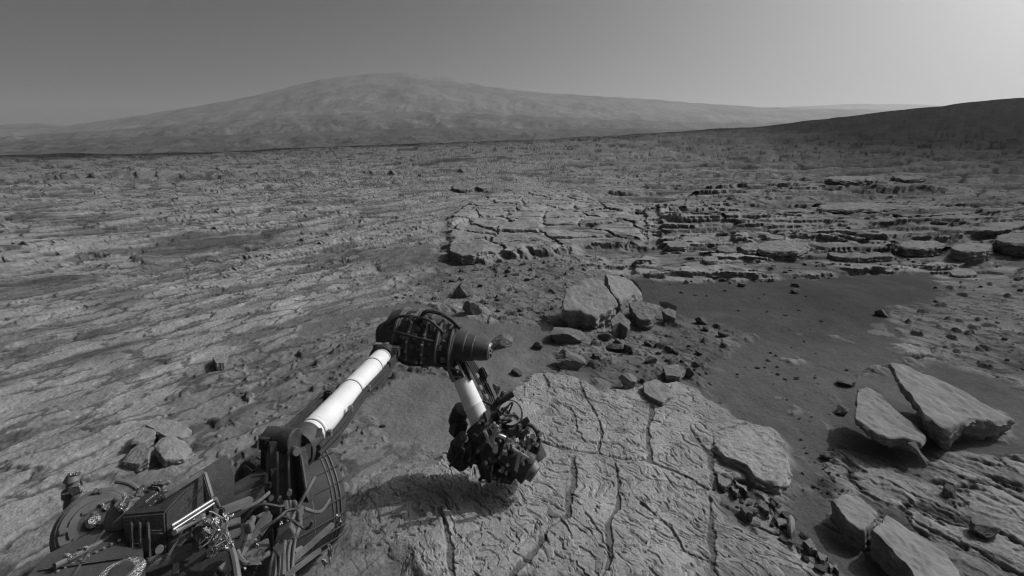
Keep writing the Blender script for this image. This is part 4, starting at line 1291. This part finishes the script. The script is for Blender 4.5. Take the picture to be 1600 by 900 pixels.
# round drum leaning left
dn2 = Vector((.38, -.55, .74)).normalized(); dc = Wp(146, 818, 1.5)
b = MB()
b.lathe(dc - dn2 * .10, dc, [(0, .070), (.1, .082), (.45, .085), (.5, .096), (.85, .098), (.9, .090), (1, .086)], 56)
DRM = b.build('round_drum', m_mid, ROV)
b = MB()
for r_ in (.078, .056, .036):
    b.lathe(dc - dn2 * .002, dc + dn2 * (.012 if r_ < .07 else .006), [(0, r_ + .004), (.6, r_ + .004), (1, r_)], 48)
b.build('drum_ring', m_mid, DRM)
b = MB()
for k in range(16):
    a_ = rb0.uniform(0, 6.28); r_ = rb0.uniform(.02, .085); p_ = dc + frame(dn2) @ Vector((math.cos(a_) * r_, math.sin(a_) * r_, .008))
    b.box(p_, (rb0.uniform(.006, .03), rb0.uniform(.006, .02), rb0.uniform(.006, .02)), frame(dn2), .002)
b.build('fitting', m_mid, DRM)
b = MB()
for k in range(7):
    a_ = rb0.uniform(-.8, 1.8); r_ = rb0.uniform(.02, .09)
    b.crumple(dc + frame(dn2) @ Vector((math.cos(a_) * r_, math.sin(a_) * r_, .016)), (.009, .007, .005), 90 + k, .5, 3)
b.build('foil_glint', m_foil, DRM)  # foil crumples added to the drum face to stand in for glints
b = MB(); b.lathe(dc + dn2 * .012, dc + dn2 * .03, [(0, .018), (.5, .018), (1, .010)], 24); b.build('drum_knob', m_foil, DRM)
b = MB(); b.bar(dc - dn2 * .09 + Vector((-.02, 0, -.14)), dc - dn2 * .07, .07, .07); b.box(dc - dn2 * .1 + Vector((0, .0, -.10)), (.16, .12, .03), None, .01)
b.build('drum_mount', m_dusty, DRM)
# curved guard around the drum
b = MB()
q = frame(dn2)
pts = [dc - dn2 * .04 + q @ Vector((math.cos(a) * .125, math.sin(a) * .125, 0)) for a in np.linspace(-2.4, 1.2, 16)]
b.tube(pts, .008, 10, 3); b.build('guard_rail', m_mid, ROV)
b = MB(); b.tube([Wp(180, 780, 1.55), Wp(196, 800, 1.5), Wp(186, 830, 1.45), Wp(130, 862, 1.36), Wp(85, 885, 1.3)], .008, 10); b.build('deck_rail', m_mid, ROV)
b = MB(); b.crumple(Wp(106, 870, 1.33), (.022, .014, .012), 8); b.crumple(Wp(130, 857, 1.36), (.014, .01, .009), 9); b.build('rail_foil', m_foil, ROV)
# pale bracket and foil wrapped head
b = MB(); b.lathe(Wp(192, 812, 1.48), Wp(192, 785, 1.48), [(0, .045), (.3, .04), (.7, .03), (1, .02)], 24); b.build('pedestal', m_mid, ROV)
b = MB(); b.crumple(Wp(193, 790, 1.46), (.018, .016, .020), 10); b.crumple(Wp(195, 776, 1.46), (.010, .010, .010), 11); b.build('pedestal_foil', m_foil, ROV)
b = MB(); b.crumple(Wp(226, 775, 1.52), (.058, .045, .030), 12, .35); b.crumple(Wp(245, 762, 1.54), (.035, .03, .022), 13, .4)
FO = b.build('wrapped_instrument', m_mid, ROV)
b = MB(); b.bar(Wp(232, 793, 1.45), Wp(256, 772, 1.47), .006, .008); b.bar(Wp(226, 786, 1.45), Wp(248, 768, 1.47), .005, .006); b.bar(Wp(218, 772, 1.46), Wp(232, 757, 1.48), .006, .006); b.bar(Wp(242, 760, 1.49), Wp(251, 749, 1.5), .006, .006)
b.build('wrap_band', m_foil, FO)
# dark box
def prism(front, depthv, name, m, parent, bev=.005):
    b = MB(); f = [b.bm.verts.new(p) for p in front]; k = [b.bm.verts.new(p + Vector(depthv)) for p in front]; n = len(front)
    b.bm.faces.new(f); b.bm.faces.new(list(reversed(k)))
    for i in range(n): b.bm.faces.new((f[i], k[i], k[(i + 1) % n], f[(i + 1) % n]))
    bmesh.ops.bevel(b.bm, geom=list(b.bm.edges), offset=bev, segments=2, affect='EDGES')
    return b.build(name, m, parent)
BX = prism([Wp(252, 778, 1.48), Wp(318, 736, 1.62), Wp(331, 778, 1.60), Wp(331, 830, 1.60), Wp(270, 850, 1.48), Wp(252, 850, 1.48)], (.02, .10, 0), 'equipment_box', m_black, ROV)
b = MB(); b.bar(Wp(254, 778, 1.46), Wp(318, 737, 1.60), .012, .012); b.bar(Wp(319, 738, 1.60), Wp(331, 778, 1.58), .012, .012); b.build('box_rim', m_mid, BX)
b = MB(); b.bar(Wp(250, 852, 1.44), Wp(320, 755, 1.58), .004, .006); b.build('box_seam', m_black, BX)
BX2 = prism([Wp(188, 806, 1.42), Wp(258, 800, 1.42), Wp(262, 882, 1.38), Wp(200, 890, 1.37)], (0, .10, .0), 'control_box', m_black, ROV)
b = MB(); b.cyl(Wp(249, 858, 1.37), Wp(249, 859, 1.35), .010); b.bar(Wp(236, 828, 1.39), Wp(254, 828, 1.39), .006, .005); b.bar(Wp(236, 834, 1.39), Wp(254, 834, 1.39), .004, .004); b.build('switch', m_mid, BX2)
b = MB()
for x_ in (205, 218, 231): b.bar(Wp(x_, 815, 1.41), Wp(x_ + 3, 872, 1.37), .008, .008)
b.build('fin', m_dark, BX2)
# foil wrapped block
b = MB(); b.crumple(Wp(328, 832, 1.42), (.062, .045, .058), 14, .12); WB = b.build('foil_block', mat('dull_foil', .13, rough=.45, metal=.4, var=.4, vscale=20, bump=.012, bscale=40), ROV)
b = MB()
for k in range(22): b.crumple(Wp(rb.uniform(318, 362), rb.uniform(803, 866), rb.uniform(1.35, 1.39)), (rb.uniform(.005, .013),) * 3, 20 + k, .5, 3)
b.build('foil_glint', m_foil, WB)
b = MB()
for k in range(8):
    c0 = Wp(rb.uniform(315, 355), rb.uniform(800, 860), 1.37)
    b.tube([c0, c0 + Vector((rb.uniform(-.03, .03), -.02, rb.uniform(-.03, .04))), c0 + Vector((rb.uniform(-.03, .03), -.005, rb.uniform(-.03, .02)))], .002, 6)
b.build('lashing', m_light, WB)
# rods
for a_, c_, r_ in (((268, 822), (336, 779), .005), ((270, 828), (340, 783), .004), ((336, 779), (342, 792), .005), ((272, 832), (318, 806), .008)):
    b = MB(); b.cyl(Wp(*a_, 1.40), Wp(*c_, 1.52), r_, seg=12); b.build('rod', m_light, ROV)
b = MB(); b.bar(Wp(225, 885, 1.36), Wp(300, 858, 1.42), .035, .02); b.bar(Wp(262, 870, 1.37), Wp(285, 830, 1.42), .008, .008); b.bar(Wp(345, 800, 1.5), Wp(392, 782, 1.6), .022, .022); b.build('cross_beam', m_mid, ROV)
b = MB(); b.tube([Wp(345, 806, 1.5), Wp(370, 798, 1.58), Wp(400, 786, 1.66), Wp(420, 770, 1.75)], .006); b.tube([Wp(350, 830, 1.45), Wp(365, 870, 1.4), Wp(372, 910, 1.35)], .010); b.tube([Wp(395, 810, 1.6), Wp(385, 850, 1.5), Wp(366, 900, 1.4)], .010)
b.build('hose', m_mid, ROV)
b = MB(); b.crumple(Wp(528, 812, 1.72), (.010, .010, .024), 31, .5); b.crumple(Wp(516, 862, 1.62), (.010, .010, .034), 32, .5); b.crumple(Wp(508, 880, 1.58), (.014, .01, .012), 33, .5); b.build('foil_tag', m_foil, ROV)
b = MB(); b.lathe(Wp(190, 898, 1.27), Wp(190, 893, 1.27), [(0, .045), (.3, .05), (.7, .05), (1, .036)], 30); RG = b.build('deck_ring', m_foil, ROV)
b = MB(); b.lathe(Wp(190, 893, 1.27), Wp(190, 890, 1.27), [(0, .028), (1, .026)], 30); b.build('ring_core', m_dark, RG)
b = MB(); b.tube([Wp(420, 865, 1.45), Wp(385, 880, 1.4), Wp(370, 862, 1.42)], .008); b.crumple(Wp(395, 870, 1.42), (.045, .03, .014), 40, .3); b.build('cable_tangle', m_mid, ROV)

# ------------------------------------------------------------------ haze (air over the plain)
hm = bpy.data.materials.new('haze'); hm.use_nodes = True
t = hm.node_tree
for n_ in list(t.nodes): t.nodes.remove(n_)
pv = t.nodes.new('ShaderNodeVolumePrincipled'); mo = t.nodes.new('ShaderNodeOutputMaterial')
pv.inputs['Color'].default_value = (.85, .85, .85, 1)
pv.inputs['Density'].default_value = HAZE
pv.inputs['Anisotropy'].default_value = .35
t.links.new(pv.outputs[0], mo.inputs['Volume'])
b = MB(); b.box((0, 2500, 330), (18000, 11000, 760))
ho = b.build('haze', hm, None, False)
tag(ho, kind='stuff')
